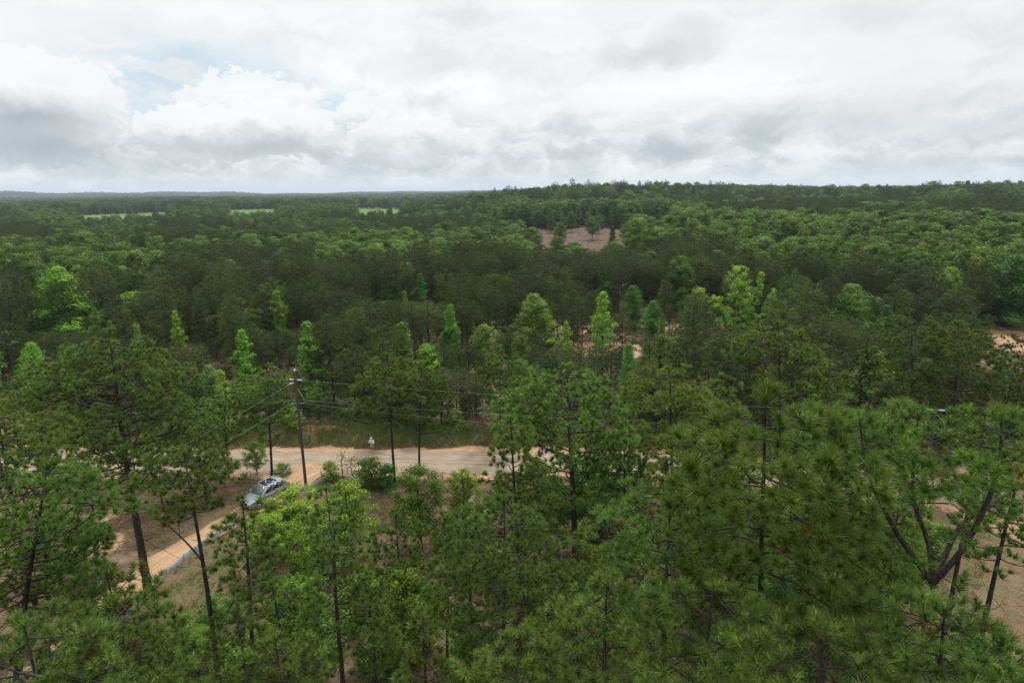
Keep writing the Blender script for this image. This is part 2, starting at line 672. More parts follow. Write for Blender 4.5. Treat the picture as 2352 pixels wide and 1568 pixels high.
M_road = dirt_mat('sandy_gravel', (0.25, 0.192, 0.136), (0.35, 0.285, 0.215), (0.19, 0.135, 0.092))
M_drive = dirt_mat('packed_sand', (0.33, 0.21, 0.115), (0.44, 0.30, 0.175), (0.25, 0.17, 0.10))
xs = np.arange(-110, 75, 4.0)
o = strip('dirt_road', np.stack([xs, road_y(xs)], 1), np.full(len(xs), 5.7), M_road, 0.03, jit=.35, step=.8, cross=8)
tag(o, 'pale sandy gravel road crossing behind the pines', None, kind='structure')
DRIVE = [tuple(on_ground(*q)[:2]) for q in ((735, 1062), (690, 1098), (640, 1140), (575, 1165), (505, 1212), (440, 1245), (375, 1285), (310, 1335), (250, 1390), (190, 1450), (60, 1560))]
o = strip('driveway', DRIVE, [4.2, 3.5, 2.8, 2.6, 2.5, 2.5, 2.6, 2.6, 2.6, 2.6, 2.6], M_drive, 0.045, jit=.16, step=.5, cross=6)
tag(o, 'sandy driveway running from the road past the car', None, kind='structure')
DRV = np.array(DRIVE)


def mound(loc, rx, ry, h, mat, name, label):
    n, mm = 40, 14
    V = [[0, 0, h]]
    for i in range(1, mm + 1):
        r = i / mm
        for j in range(n):
            a = j * 2 * PI / n
            rr = r * (1 + .18 * math.sin(3 * a + loc[0]) + .1 * math.sin(7 * a))
            zz = h * (1 - r) ** 1.1 * (1 + .25 * math.sin(9 * a + 5 * r)) - .12 * r
            V.append([rx * rr * math.cos(a), ry * rr * math.sin(a), zz + RNG.normal(0, .02)])
    q, t = [], []
    for i in range(1, mm):
        for j in range(n):
            a, b = 1 + (i - 1) * n + j, 1 + (i - 1) * n + (j + 1) % n
            q.append([a, a + n, b + n, b])
    for j in range(n):
        t.append([0, 1 + j, 1 + (j + 1) % n])
    V = np.array(V)
    me = bpy.data.meshes.new(name)
    me.from_pydata(V.tolist(), [], q + t)
    me.materials.append(mat)
    for pl in me.polygons:
        pl.use_smooth = True
    o = add_obj(name, me, loc=loc)
    tag(o, label, None, kind='structure')


M_clay = dirt_mat('orange_clay', (0.34, 0.165, 0.075), (0.50, 0.29, 0.15), (0.24, 0.12, 0.07))
M_soil = dirt_mat('red_soil', (0.085, 0.045, 0.034), (0.165, 0.090, 0.065), (0.07, 0.04, 0.03))
for (u, v, Y, rx, ry, h, mt, lb) in ((755, 1008, 69.2, 3.2, .9, .45, M_clay, 'orange clay ridge on the grassy bank behind the person'),
                                     (710, 1012, 69.4, 2.6, .8, .3, M_clay, 'low orange clay ridge on the bank behind the utility pole'),
                                     (1095, 1005, 69.5, 3.4, 1.6, 1.3, M_soil, 'dark red soil heap beside the road under the pines')):
    pt = at_y(u, v, Y)
    mound((pt.x, Y, gzf(pt.x, Y) - .05), rx, ry, h, mt, 'soil_mound', lb)

# green fields far off
M_field = dirt_mat('field_grass', (0.065, 0.130, 0.026), (0.105, 0.195, 0.042), (0.11, 0.14, 0.045))
FIELDS = [(-23.6, -20.4, 730, 1000), (-33.8, -28.5, 790, 1000), (-13.4, -10.0, 690, 1000)]


def sector(name, a0, a1, d0, d1, mat, dz):
    A, D = np.meshgrid(np.radians(np.linspace(a0, a1, 14)), np.linspace(d0, d1, 24))
    x, y = (D * np.sin(A)).ravel(), (D * np.cos(A)).ravel()
    V = np.stack([x, y, gz(x, y) + dz], 1)
    i = np.arange(23)[:, None] * 14
    j = np.arange(13)[None, :]
    q = np.stack([i + j, i + j + 1, i + 15 + j, i + 14 + j], -1).reshape(-1, 4)
    o = add_obj(name, mk_mesh(name, [(V, q[:, ::-1], 0)], [mat], smooth=True))
    tag(o, 'light green field between distant woods', None, kind='structure')


for f in FIELDS:
    sector('field', *f, M_field, 0.6)


# ------------------------------------------------------------------ pines
def needle_mesh(pos, dirs, size, n, width, rng, spread=(0.10, 1.28), candle=True):
    """tufts of needles: returns parts (V,F,m,tone)"""
    T = len(pos)
    pos = np.asarray(pos, float)
    d = np.asarray(dirs, float)
    d /= np.linalg.norm(d, axis=1, keepdims=True) + 1e-9
    size = np.asarray(size, float)
    ref = np.where(np.abs(d[:, 2:3]) > .9, np.array([[1., 0, 0]]), np.array([[0, 0, 1.]]))
    b1 = np.cross(d, ref)
    b1 /= np.linalg.norm(b1, axis=1, keepdims=True) + 1e-9
    b2 = np.cross(d, b1)
    th = spread[0] + (spread[1] - spread[0]) * rng.random((T, n)) ** .75
    ph = rng.random((T, n)) * 2 * PI
    nd = (np.cos(th)[..., None] * d[:, None] + np.sin(th)[..., None] * (np.cos(ph)[..., None] * b1[:, None] + np.sin(ph)[..., None] * b2[:, None]))
    nd[..., 2] -= 0.10 * rng.random((T, n))
    ln = size[:, None] * rng.uniform(.75, 1.1, (T, n))
    back = rng.random((T, n)) * .45 * size[:, None]
    b = pos[:, None] - d[:, None] * back[..., None]
    tip = b + nd * ln[..., None]
    rv = rng.normal(size=(T, n, 3))
    wv_ = np.cross(nd, rv)
    wv_ /= np.linalg.norm(wv_, axis=2, keepdims=True) + 1e-9
    w = width * (size / size.mean())[:, None, None]
    V = np.stack([b - wv_ * w / 2, b + wv_ * w / 2, tip], axis=2).reshape(-1, 3)
    Fc = np.arange(len(V)).reshape(-1, 3)
    tn = (rng.random(T)[:, None] * .72 + rng.random((T, n)) * .28)
    tn = np.where(rng.random(T)[:, None] < .010, -1.0, tn)
    tn = np.repeat(tn.ravel(), 3)
    parts = [(V, Fc, 0, tn)]
    if candle:
        k = 3
        cd = d[:, None] + rng.normal(0, .12, (T, k, 3)) + np.array([0, 0, .25])
        cl = size[:, None] * rng.uniform(.25, .5, (T, k))
        bb = np.repeat(pos[:, None], k, 1)
        tp = bb + cd * cl[..., None]
        sv = np.cross(cd, rng.normal(size=(T, k, 3)))
        sv /= np.linalg.norm(sv, axis=2, keepdims=True) + 1e-9
        V2 = np.stack([bb - sv * width * 1.2, bb + sv * width * 1.2, tp], 2).reshape(-1, 3)
        parts.append((V2, np.arange(len(V2)).reshape(-1, 3), 0, np.full(len(V2), 1.4)))
    return parts


def unit(az_, el_):
    return np.array([math.cos(el_) * math.cos(az_), math.cos(el_) * math.sin(az_), math.sin(el_)])


PROFILE = {
    'round': lambda t: math.sqrt(max(.16, 1 - ((t - .42) / .62) ** 2)),
    'cone': lambda t: .12 + .92 * (1 - t) ** .75 * min(1, .55 + t * 2.2),
    'flat': lambda t: (.75 + .45 * t) if t < .6 else 1.02 * math.sqrt(max(.18, 1 - ((t - .6) / .42) ** 2)),
    'oval': lambda t: math.sqrt(max(.10, 1 - ((t - .5) / .56) ** 2)) * .95,
}


def pine(rng, H, cb, R, lean=(0, 0), r0=None, shape='round', per_m=3.2, sub=0.5, tuft=.33, needles=46, width=.011, stems=None, dead=6, wob=.12, sides=9, twigs=True, limbs=()):
    """returns trunk mesh parts and crown mesh parts. cb: height of the crown base as a fraction of H"""
    r0 = r0 or H * .0105
    tp = []
    Kn = 13
    main = []
    for i in range(Kn):
        t = i / (Kn - 1)
        main.append([lean[0] * t ** 1.15 + wob * math.sin(t * 5 + R * 3) * t, lean[1] * t ** 1.15 + wob * math.cos(t * 4 + R * 5) * t, -0.4 + (H + .4) * t])
    main = np.array(main)
    stemlist = [(main, cb, 1.0, R, r0)]
    if stems:
        stemlist = []
        for s in stems:       # (polyline, crown start fraction, R, base radius)
            pl = np.array(s[0], float)
            seg = np.linspace(0, 1, len(pl))
            tt = np.linspace(0, 1, Kn)
            q = np.stack([np.interp(tt, seg, pl[:, k]) for k in range(3)], 1)
            q[1:-1] = (q[:-2] + q[1:-1] * 2 + q[2:]) / 4
            stemlist.append((q, s[1], 1.0, s[2], s[3]))
    B6, B6r, B3, B3r = [], [], [], []
    tpos, tdir, tsz = [], [], []
    dome = (H, H * (1 - cb), main[-1], R)

    def twig(p, az_, el_, L, r):
        d1 = unit(az_, el_)
        d2 = unit(az_ + rng.normal(0, .15), el_ + .35)
        q = np.array([p, p + d1 * L * .5, p + d1 * L * .5 + d2 * L * .5])
        B3.append(q)
        B3r.append([r, r * .75, r * .5])
        tpos.append(q[2])
        tdir.append(d2 * .7 + np.array([0, 0, .8]))
        tsz.append(tuft * rng.uniform(.65, 1.2))
        if L > .75:
            tpos.append(q[1])
            tdir.append(d1 * .6 + np.array([rng.normal(0, .3), rng.normal(0, .3), .6]))
            tsz.append(tuft * rng.uniform(.75, 1.0))
        if L > .6:
            for sg in (-1, 1):
                if rng.random() < .65:
                    a3 = az_ + sg * rng.uniform(.6, 1.1)
                    e3 = el_ + rng.uniform(.1, .5)
                    l3 = L * rng.uniform(.35, .55)
                    p3 = q[1] + (q[2] - q[1]) * rng.uniform(0, .6)
                    q3 = p3 + unit(a3, e3) * l3
                    B3.append(np.array([p3, (p3 + q3) / 2 + np.array([0, 0, -.02]), q3]))
                    B3r.append([r * .6, r * .5, r * .35])
                    tpos.append(q3)
                    tdir.append(unit(a3, e3) * .7 + np.array([0, 0, .8]))
                    tsz.append(tuft * rng.uniform(.6, 1.1))

    drop = {'round': .72, 'flat': .5, 'oval': .85, 'cone': 1.0}[shape]

    def branch(p0, az_, el_, L, r, curve=.12, foliage_from=.24):
        pts = [np.array(p0)]
        a, e = az_, el_
        ztop, clen, axis, rs = dome
        ztop = ztop - abs(rng.normal(0, .10)) * clen * .8 + .1
        for k in range(5):
            q = pts[-1] + unit(a, e) * L / 5
            rr_ = min(1.2, math.hypot(q[0] - axis[0], q[1] - axis[1]) / rs)
            zl = ztop - .25 - drop * clen * rr_ ** 1.5
            if q[2] > zl and e > -.3:
                e = max(-.35, math.asin(max(-1, min(1, (zl - pts[-1][2]) / (L / 5)))))
                q = pts[-1] + unit(a, e) * L / 5
            pts.append(q)
            a += rng.normal(0, .13)
            e += curve + rng.normal(0, .07)
            e = min(e, 1.25)
        pts = np.array(pts)
        B6.append(pts)
        B6r.append(np.linspace(r, r * .3, 6))
        s = foliage_from + rng.uniform(0, .1)
        side = rng.choice([-1, 1])
        while s < .97:
            f = s * 5
            i = min(4, int(f))
            p = pts[i] + (pts[i + 1] - pts[i]) * (f - i)
            dv = pts[i + 1] - pts[i]
            aa = math.atan2(dv[1], dv[0])
            ee = math.asin(max(-1, min(1, dv[2] / (np.linalg.norm(dv) + 1e-9))))
            l = min(1.5, .38 + (1 - s) * L * .5) * rng.uniform(.75, 1.15)
            twig(p, aa + side * rng.uniform(.55, 1.05), ee + rng.uniform(0, .45), l, max(.008, r * .35))
            side = -side
            s += sub / L * rng.uniform(.6, 1.2)
        dv = pts[5] - pts[4]
        tpos.append(pts[5])
        tdir.append(dv / np.linalg.norm(dv) + np.array([0, 0, .7]))
        tsz.append(tuft * 1.1)

    parts = []
    for (pl, cbf, _, Rs, rb) in stemlist:
        tt = np.linspace(0, 1, Kn)
        rad = rb * (1 - tt) ** .8 * .93 + .02
        if not stems:
            rad[0] *= 1.18
        V, Q = tubes(pl, rad, sides)
        parts.append((V, Q, 0))
        Lst = np.linalg.norm(pl[-1] - pl[0])
        nb = max(5, int(Lst * (1 - cbf) * per_m))
        dome = (pl[-1][2], (pl[-1][2] - pl[0][2]) * (1 - cbf), pl[-1], Rs)
        az_ = rng.uniform(0, 6.28)
        for b in range(nb):
            t = (b + rng.uniform(.1, .9)) / nb
            h = cbf + (1 - cbf) * t * .985
            f = h * (Kn - 1)
            i = min(Kn - 2, int(f))
            p = pl[i] + (pl[i + 1] - pl[i]) * (f - i)
            az_ += 2.4 + rng.normal(0, .35)
            e0 = -.10 + .80 * t ** 1.4 + rng.normal(0, .12)
            L = Rs * PROFILE[shape](t) * rng.uniform(.75, 1.15) / max(.55, math.cos(min(1.1, e0 + .22)))
            rr = min(rad[i] * .6, .016 + .011 * L)
            branch(p, az_, e0, max(.35, L), rr, curve=.10 + .06 * (1 - t))
        # leader
        tpos.append(pl[-1]); tdir.append(np.array([0, 0, 1.])); tsz.append(tuft * 1.2)
        for _k in range(3):
            twig(pl[-1] - np.array([0, 0, .25]), rng.uniform(0, 6.28), .8, .5, .012)
        for b in range(dead):
            h = cbf * rng.uniform(.45, 1.0)
            f = h * (Kn - 1)
            i = min(Kn - 2, int(f))
            p = pl[i] + (pl[i + 1] - pl[i]) * (f - i)
            a, e = rng.uniform(0, 6.28), rng.uniform(-.25, .35)
            L = Rs * rng.uniform(.25, .7)
            pts = [p]
            for k in range(5):
                pts.append(pts[-1] + unit(a, e) * L / 5)
                a += rng.normal(0, .3)
                e += rng.normal(-.02, .22)
            B6.append(np.array(pts))
            B6r.append(np.linspace(.012 + .006 * L, .006, 6))
    for (hf, a, e, L, r, cv_) in limbs:     # heavy limbs seen in the photo
        f = hf * (Kn - 1)
        i = min(Kn - 2, int(f))
        pl = stemlist[0][0]
        p = pl[i] + (pl[i + 1] - pl[i]) * (f - i)
        dome = (pl[-1][2], H * (1 - cb), pl[-1], R * 1.3)
        branch(p, a, e, L, r, curve=cv_, foliage_from=.5)
    V, Q = tubes(np.array(B6), np.array(B6r), 5 if sides > 6 else 3)
    parts.append((V, Q, 0))
    if B3 and twigs:
        V, Q = tubes(np.array(B3), np.array(B3r), 3)
        parts.append((V, Q, 0))
    crown = needle_mesh(tpos, tdir, tsz, needles, width, rng)
    return parts, crown


def make_pine(label, loc, mat=None, group=None, seed=0, col=None, rz=0.0, **kw):
    rng = np.random.default_rng(seed)
    if mat is None and kw['H'] > 5:
        kw['per_m'] = kw.get('per_m', 3.2) * 1.0
        kw['sub'] = kw.get('sub', .5) * .95
        kw['needles'] = 60 if kw.get('tuft', .33) < .4 else 95
        kw['width'] = .0095 + .00075 * loc[1]
        kw['tuft'] = kw.get('tuft', .33) * 1.08
    tr, cr = pine(rng, **kw)
    root = thing('pine_tree', label, 'tree', loc, rz, group)
    a = add_obj('trunk', mk_mesh('pine_trunk', tr, [M_bark], smooth=True), root)
    b = add_obj('crown', mk_mesh('pine_crown', cr, [mat or M_needle]), root)
    if col:
        tint(root, col)
    return root


# ---- the large pines in front, each with its own shape.
# (label, top u, top v, distance, crown radius, crown base fraction, shape, base pixel or None, extras)
NEAR = [
    ('tall old pine with thick leaning trunk at the left end of the silt fence', 245, 762, 40, 5.2, .43, 'round', (342, 1362), dict(per_m=4.8, sub=.42, col=(1.02, 1.06, .95), dead=9, r0=.30, limbs=((.60, .45, .05, 5.2, .10, .10), (.62, 3.0, .0, 5.0, .09, .08), (.50, 3.3, -.15, 5.0, .07, .02)))),
    ('thin leaning pine with a small high crown right of the thick left pine', 428, 1040, 26, 2.0, .80, 'flat', (520, 1690), dict(per_m=7, dead=5, r0=.17, limbs=((.66, 2.7, .75, 3.4, .06, -.02),))),
    ('slim dark pine in front of the silver car with sparse drooping boughs', 558, 1155, 27, 1.7, .50, 'oval', (590, 1640), dict(per_m=4, dead=8)),
    ('bottom pine with open crown between the slim dark pine and the round centre pine', 770, 1212, 24, 2.5, .46, 'cone', (795, 1720), dict(per_m=3.2)),
    ('small young pine standing in the yellow green bushes below the car', 748, 1122, 37, 1.5, .35, 'oval', None, dict(per_m=3.4, tuft=.3)),
    ('broad round pine at the bottom centre with a straight thin trunk', 1152, 1152, 25, 3.1, .48, 'round', (1165, 1760), dict(per_m=5.2, col=(1.0, 1.08, .95))),
    ('large domed pine in the middle with a thick trunk and two long left limbs', 1305, 842, 39, 4.4, .40, 'flat', (1322, 1350), dict(per_m=5.0, r0=.27, col=(1.25, 1.28, 1.15), limbs=((.62, 2.75, .35, 3.6, .09, .05), (.46, 2.9, .2, 4.2, .07, .03), (.60, .5, .3, 3.0, .07, .08)))),
    ('conical pine leaning on the left side of the large domed pine', 1168, 962, 34, 3.0, .40, 'cone', (1205, 1440), dict(per_m=4.6)),
    ('left one of the twin pines on the near edge of the road', 888, 815, 56, 3.3, .47, 'round', (907, 1105), dict(per_m=4.6, needles=36, width=.014)),
    ('right one of the twin pines on the near edge of the road', 966, 846, 59, 3.3, .45, 'round', (963, 1072), dict(per_m=4.8, needles=36, width=.014, limbs=((.36, .3, .2, 3.2, .05, -.16), (.40, 2.9, .3, 3.0, .05, .05)))),
    ('big bushy close pine right of centre with dense long needle tufts', 1755, 912, 15.5, 2.7, .58, 'oval', (1735, 1950), dict(per_m=4.2, tuft=.42, r0=.17, sub=.46, col=(1.14, 1.24, .9), limbs=((.62, .35, .55, 2.4, .06, .02),))),
    ('close pine left behind the big bushy pine, partly hidden by it', 1545, 1120, 19, 2.3, .60, 'oval', None, dict(per_m=4.6, tuft=.35, needles=64, width=.010)),
    ('low pine crown filling the bottom edge below the big bushy pine', 1640, 1335, 15, 2.4, .66, 'round', None, dict(per_m=5.0, tuft=.36, needles=72, width=.009)),
    ('low pine crown at the bottom edge left of the big bushy pine', 1400, 1330, 19, 2.2, .55, 'round', None, dict(per_m=4.6, tuft=.34, needles=60, width=.010)),
    ('low wide pine crown in front of the forked pine at lower right', 2170, 1390, 13, 2.3, .74, 'round', (2118, 2120), dict(per_m=6.0, tuft=.36, needles=72, width=.009, limbs=((.70, 2.7, .5, 3.0, .07, .0),))),
    ('pine crown in the bottom right corner beside the forked pine', 1905, 1440, 13, 2.1, .70, 'round', None, dict(per_m=5.6, tuft=.36, needles=72, width=.009)),
    ('pine with a spreading crown behind the forked pine at right', 2000, 900, 31, 2.3, .55, 'flat', None, dict(per_m=4.6, needles=50)),
    ('bushy foreground pine in the lower left corner below the old pine', 95, 1075, 20, 3.0, .62, 'round', (30, 1800), dict(per_m=4.4, tuft=.35, needles=64, width=.010, limbs=((.66, .1, .25, 3.2, .07, .05),))),
    ('small low pine crown at the bottom left in front of the silt fence', 255, 1390, 17, 2.1, .62, 'round', None, dict(per_m=5, tuft=.35, needles=64, width=.010)),
    ('pine crown cut by the left edge above the bushy corner pine', -8, 935, 25, 2.6, .58, 'round', None, dict(per_m=4.2, needles=56)),
    ('close pine bough at the bottom left edge, lowest of the left pines', 70, 1430, 14, 2.2, .66, 'round', None, dict(per_m=5, tuft=.36, needles=70, width=.009)),
    ('flat topped forked pine left above the big bushy pine', 1535, 850, 41, 3.1, .58, 'flat', (1550, 1270), dict(per_m=5, needles=40, width=.012)),
    ('thin crowned pine with a bare dark upper stem right of the flat topped pine', 1785, 745, 44, 3.2, .62, 'flat', (1795, 1210), dict(per_m=4, needles=36, width=.012, dead=9)),
    ('tall straight pine at right with a visible dark stem and narrow dome', 2092, 715, 60, 3.1, .52, 'oval', (2098, 1090), dict(per_m=3.8, needles=34, width=.014)),
    ('wide dark pine right of the tall straight pine', 2200, 742, 58, 3.7, .42, 'round', (2180, 1075), dict(per_m=3.8, needles=34, width=.014)),
    ('pine cut by the right edge beside the wide dark pine', 2330, 835, 56, 2.6, .45, 'round', None, dict(per_m=3.8, needles=34, width=.014)),
    ('left one of the two dark pines standing behind the silver car', 515, 885, 57.5, 2.8, .28, 'round', (525, 1096), dict(per_m=3.6, needles=36, width=.014)),
    ('right one of the two dark pines behind the silver car, next to the utility pole', 618, 842, 57.5, 2.7, .36, 'oval', (624, 1090), dict(per_m=3.6, needles=36, width=.014)),
    ('dark pine behind the person with a broad low crown', 1150, 808, 67, 2.9, .3, 'round', None, dict(per_m=3.4, needles=32, width=.016)),
    ('yellow tipped young conical pine beyond the round pine at right', 1555, 792, 72, 2.6, .12, 'cone', None, dict(per_m=3.4, needles=32, width=.016)),
    ('small conical pine left of the flat topped forked pine', 1450, 862, 50, 2.3, .3, 'cone', None, dict(per_m=3.6, needles=34, width=.014)),
    ('dense green pine between the flat topped and thin crowned pines', 1660, 862, 50, 2.4, .25, 'round', None, dict(per_m=3.6, needles=34, width=.014)),
    ('rounded pine under the thin crowned pine at right', 1905, 830, 55, 2.8, .3, 'round', None, dict(per_m=3.6, needles=34, width=.014)),
    ('pine left behind the old pine with a pointed crown', 60, 880, 50, 2.6, .4, 'oval', None, dict(per_m=3.4, needles=34, width=.014)),
    ('dark trunked pine among the sand patches left of the driveway', 205, 1020, 45, 2.2, .5, 'round', (220, 1310), dict(per_m=3.4, needles=34, width=.014, dead=9)),
    ('short pine between the old pine and the dark pines behind the car', 440, 935, 52, 2.2, .35, 'oval', None, dict(per_m=3.4, needles=34, width=.014)),
]
NEAR_XY = []
for k, (lb, u, v, Y, R, cbf, shp, bp, ex) in enumerate(NEAR):
    top = at_y(u, v, Y)
    if bp:
        base = on_ground(*bp)
        base.z = gzf(base.x, base.y)
        if abs(base.y - Y) > 6:     # the base pixel lies outside the frame: keep the bearing, not the depth
            q = at_y(bp[0], bp[1], Y)
            base = Vector((q.x, Y, gzf(q.x, Y)))
    else:
        base = Vector((top.x + RNG.normal(0, .15), Y, gzf(top.x, Y)))
    H = top.z - base.z
    lean = (top.x - base.x, top.y - base.y)
    ex = dict(ex)
    cool = (1.08, 1.14, .95) if Y < 30 else (1.22, 1.2, .98)
    cool = ex.pop('col', cool)
    make_pine(lb, base, seed=100 + k, H=H, cb=cbf, R=R, lean=lean, shape=shp, col=cool, **ex)
    NEAR_XY.append((base.x, base.y, 1.6))

# the forked pine at the right: one trunk that splits into three heavy stems
fk = at_y(2142, 1338, 17)
bs = Vector((fk.x - .25, 17, 0))


def rel(u, v, Y):
    q = at_y(u, v, Y)
    return (q.x - bs.x, q.y - bs.y, q.z - bs.z)


F0 = (fk.x - bs.x, fk.y - bs.y, fk.z - bs.z)
make_pine('forked pine at right whose trunk splits into three heavy dark stems', bs, seed=501, H=fk.z, cb=.9, R=1.0,
          stems=[([(0, 0, -.4), (.05, .05, 6), (.1, 0, 11), F0], 1.2, 1.0, .17),
                 ([F0, rel(2060, 1225, 17.1), rel(2010, 1130, 17.2), rel(1985, 1050, 17.3), rel(1975, 965, 17.4)], .60, 1.9, .08),
                 ([F0, rel(2136, 1250, 17.5), rel(2095, 1150, 17.9), rel(2098, 1040, 18.2), rel(2110, 950, 18.4)], .58, 1.9, .075),
                 ([F0, rel(2215, 1260, 16.8), rel(2275, 1140, 16.6), rel(2300, 1040, 16.5), rel(2300, 955, 16.4)], .58, 2.0, .09),
                 ([F0, rel(2200, 1210, 17.8), rel(2280, 1150, 18.2), rel(2360, 1110, 18.6)], .55, 1.6, .075)],
          shape='round', per_m=3.6, tuft=.36, needles=72, width=.009, dead=5, sub=.42, col=(1.15, 1.2, .92))
NEAR_XY.append((bs.x, bs.y, 1.6))

# smaller pines that fill the slope between the large ones
FILL = [(125, 1255, 24, 2.2), (265, 1310, 20, 1.9), (175, 1420, 16, 1.8), (545, 1400, 24, 1.7), (455, 965, 55, 2.3), (350, 1005, 53, 2.4), (288, 975, 57, 2.3), (150, 995, 52, 2.2), (20, 985, 50, 2.4), (640, 1330, 27, 1.9), (900, 1180, 35, 2.0), (1015, 1185, 33, 2.0), (1080, 1290, 27, 2.0), (1400, 1185, 30, 2.2), (1480, 1250, 24, 2.0), (1245, 1290, 28, 2.0), (1335, 1410, 22, 1.9), (950, 1430, 22, 1.9), (625, 1460, 20, 1.7),
        (1560, 985, 36, 2.3), (1650, 990, 32, 2.2), (1885, 1010, 30, 2.2), (2045, 990, 28, 2.2), (2255, 970, 34, 2.4), (1450, 1000, 40, 2.3), (160, 1210, 28, 2.2), (2080, 1190, 24, 2.0),
        (1930, 1190, 25, 2.1), (2330, 1010, 27, 2.2), (850, 1330, 27, 1.8), (1180, 1470, 18, 1.7), ]
for k, (u, v, Y, R) in enumerate(FILL):
    top = at_y(u, v, Y)
    Hh = top.z
    sd_ = 'below the silt fence at left' if u < 600 else ('around the round centre pine' if u < 1350 else 'around the big bushy pine')
    make_pine('medium pine filling the slope ' + sd_, Vector((top.x, Y, gzf(top.x, Y))), seed=300 + k, group='medium pines ' + sd_, H=Hh, cb=max(.2, 1 - 6.5 / Hh), R=R, lean=(RNG.normal(0, .3), RNG.normal(0, .3)),
              shape=['round', 'oval', 'cone'][k % 3], per_m=4.2, tuft=.33, needles=40 if Y > 26 else 56, width=.012 if Y > 26 else .010, col=(1.12, 1.12, .86))
    NEAR_XY.append((top.x, Y, 1.4))

# a few saplings at the roadside
for (u, v, Y, lb) in ((784, 1042, 58.0, 'pine sapling by the driveway mouth, right of the utility pole'),
                      (806, 1052, 58.6, 'smaller pine sapling beside the green bush at the roadside')):
    top = at_y(u, v, Y)
    make_pine(lb, Vector((top.x, Y, gzf(top.x, Y))), seed=int(u), H=max(1.6, top.z), cb=.08, R=.6, shape='cone', per_m=7, tuft=.22, needles=24, width=.014, dead=0, r0=.035)


# ------------------------------------------------------------------ broadleaf trees and shrubs
def leaf_mesh(c, nrm, size, rng, tone):
    """diamond leaf sprays"""
    n = len(c)
    nrm = nrm / (np.linalg.norm(nrm, axis=1, keepdims=True) + 1e-9)
    a = np.cross(nrm, rng.normal(size=(n, 3)))
    a /= np.linalg.norm(a, axis=1, keepdims=True) + 1e-9
    b = np.cross(nrm, a)
    s = size * rng.uniform(.7, 1.25, (n, 1))
    V = np.stack([c - a * s * .5, c + b * s * .36 + nrm * s * .08, c + a * s * .55, c - b * s * .36 + nrm * s * .08], 1).reshape(-1, 3)
    return (V, np.arange(len(V)).reshape(-1, 4), 0, np.repeat(tone, 4))


BPROF = {
    'cone_': lambda t: .10 + .95 * math.sqrt(max(0, 1 - t)) * min(1, .6 + t * 2),
    'oval_': lambda t: .35 + .65 * math.sqrt(max(0, 1 - ((t - .35) / .68) ** 2)),
    'round': lambda t: math.sqrt(max(.05, 1 - ((t - .45) / .60) ** 2)),
    'cone': lambda t: .10 + .95 * (1 - t) ** .85 * min(1, .6 + t * 2),
    'dome': lambda t: math.sqrt(max(.04, 1 - ((t - .25) / .79) ** 2)),
    'spire': lambda t: (.08 + .9 * (1 - t) ** .7) * min(1, .6 + t * 2),
}


def broad(rng, H, cb, R, shape, lobes, leaves, leaf, lsize, r0=None, offs=(0, 0), flat=.7, fill=.35, multi=1, tip=.12, ragged=0.0):
    r0 = r0 or H * .011
    tr = []
    main = np.array([[offs[0] * (i / 8) + .1 * math.sin(i + R), offs[1] * (i / 8) + .1 * math.cos(i * 1.3), -.3 + (H * .93 + .3) * i / 8] for i in range(9)])
    rad = r0 * (1 - np.linspace(0, 1, 9)) ** .8 + .015
    V, Q = tubes(main, rad, 7)
    tr.append((V, Q, 0))
    P5, P5r = [], []
    C, N, T = [], [], []
    az_ = rng.uniform(0, 6.28)
    for k in range(lobes):
        t = (k + rng.uniform(0, 1)) / lobes
        z = H * (cb + (1 - cb) * t)
        az_ += 2.4 + rng.normal(0, .3)
        rr = R * BPROF[shape](t) * (rng.uniform(.25, .75) if rng.random() < fill else rng.uniform(.78 - ragged * .5, 1.08 + ragged * .5))
        ls = lsize * rng.uniform(.7, 1.3) * (1.0 if t < .85 else .8)
        i = min(7, int(max(0, (z / H - .18)) / .93 * 8))
        p0 = main[i] + (main[i + 1] - main[i]) * rng.random()
        ax = np.interp(z, main[:, 2], main[:, 0])
        ay = np.interp(z, main[:, 2], main[:, 1])
        rr = max(0, rr - ls * .55)
        c = np.array([ax + rr * math.cos(az_), ay + rr * math.sin(az_), min(z, H - ls * .5)])
        mid = p0 * .45 + c * .55 + np.array([0, 0, -.08 * rr])
        P5.append([p0, p0 * .7 + mid * .3, mid, (mid + c) / 2, c])
        rb = min(rad[i] * .7, .02 + .012 * rr)
        P5r.append(np.linspace(rb, .008, 5))
        n = max(4, int(leaves / lobes * (ls / lsize) ** 2))
        g = rng.normal(size=(n, 3))
        g /= np.linalg.norm(g, axis=1, keepdims=True)
        g *= rng.random((n, 1)) ** .45
        pts = c + g * np.array([ls, ls, ls * flat])
        outw = np.array([math.cos(az_), math.sin(az_), .3])
        nr = g * 1.0 + outw * .45 + np.array([0, 0, .55]) + rng.normal(0, .22, (n, 3))
        C.append(pts)
        N.append(nr)
        tn = np.full(n, rng.uniform(0, .8)) + rng.uniform(0, .2, n)
        tn = np.where(rng.random(n) < tip * (.4 + t), 1.4, tn)
        T.append(tn)
    V, Q = tubes(np.array(P5), np.array(P5r), 4)
    tr.append((V, Q, 0))
    return tr, [leaf_mesh(np.concatenate(C), np.concatenate(N), leaf, rng, np.concatenate(T))]


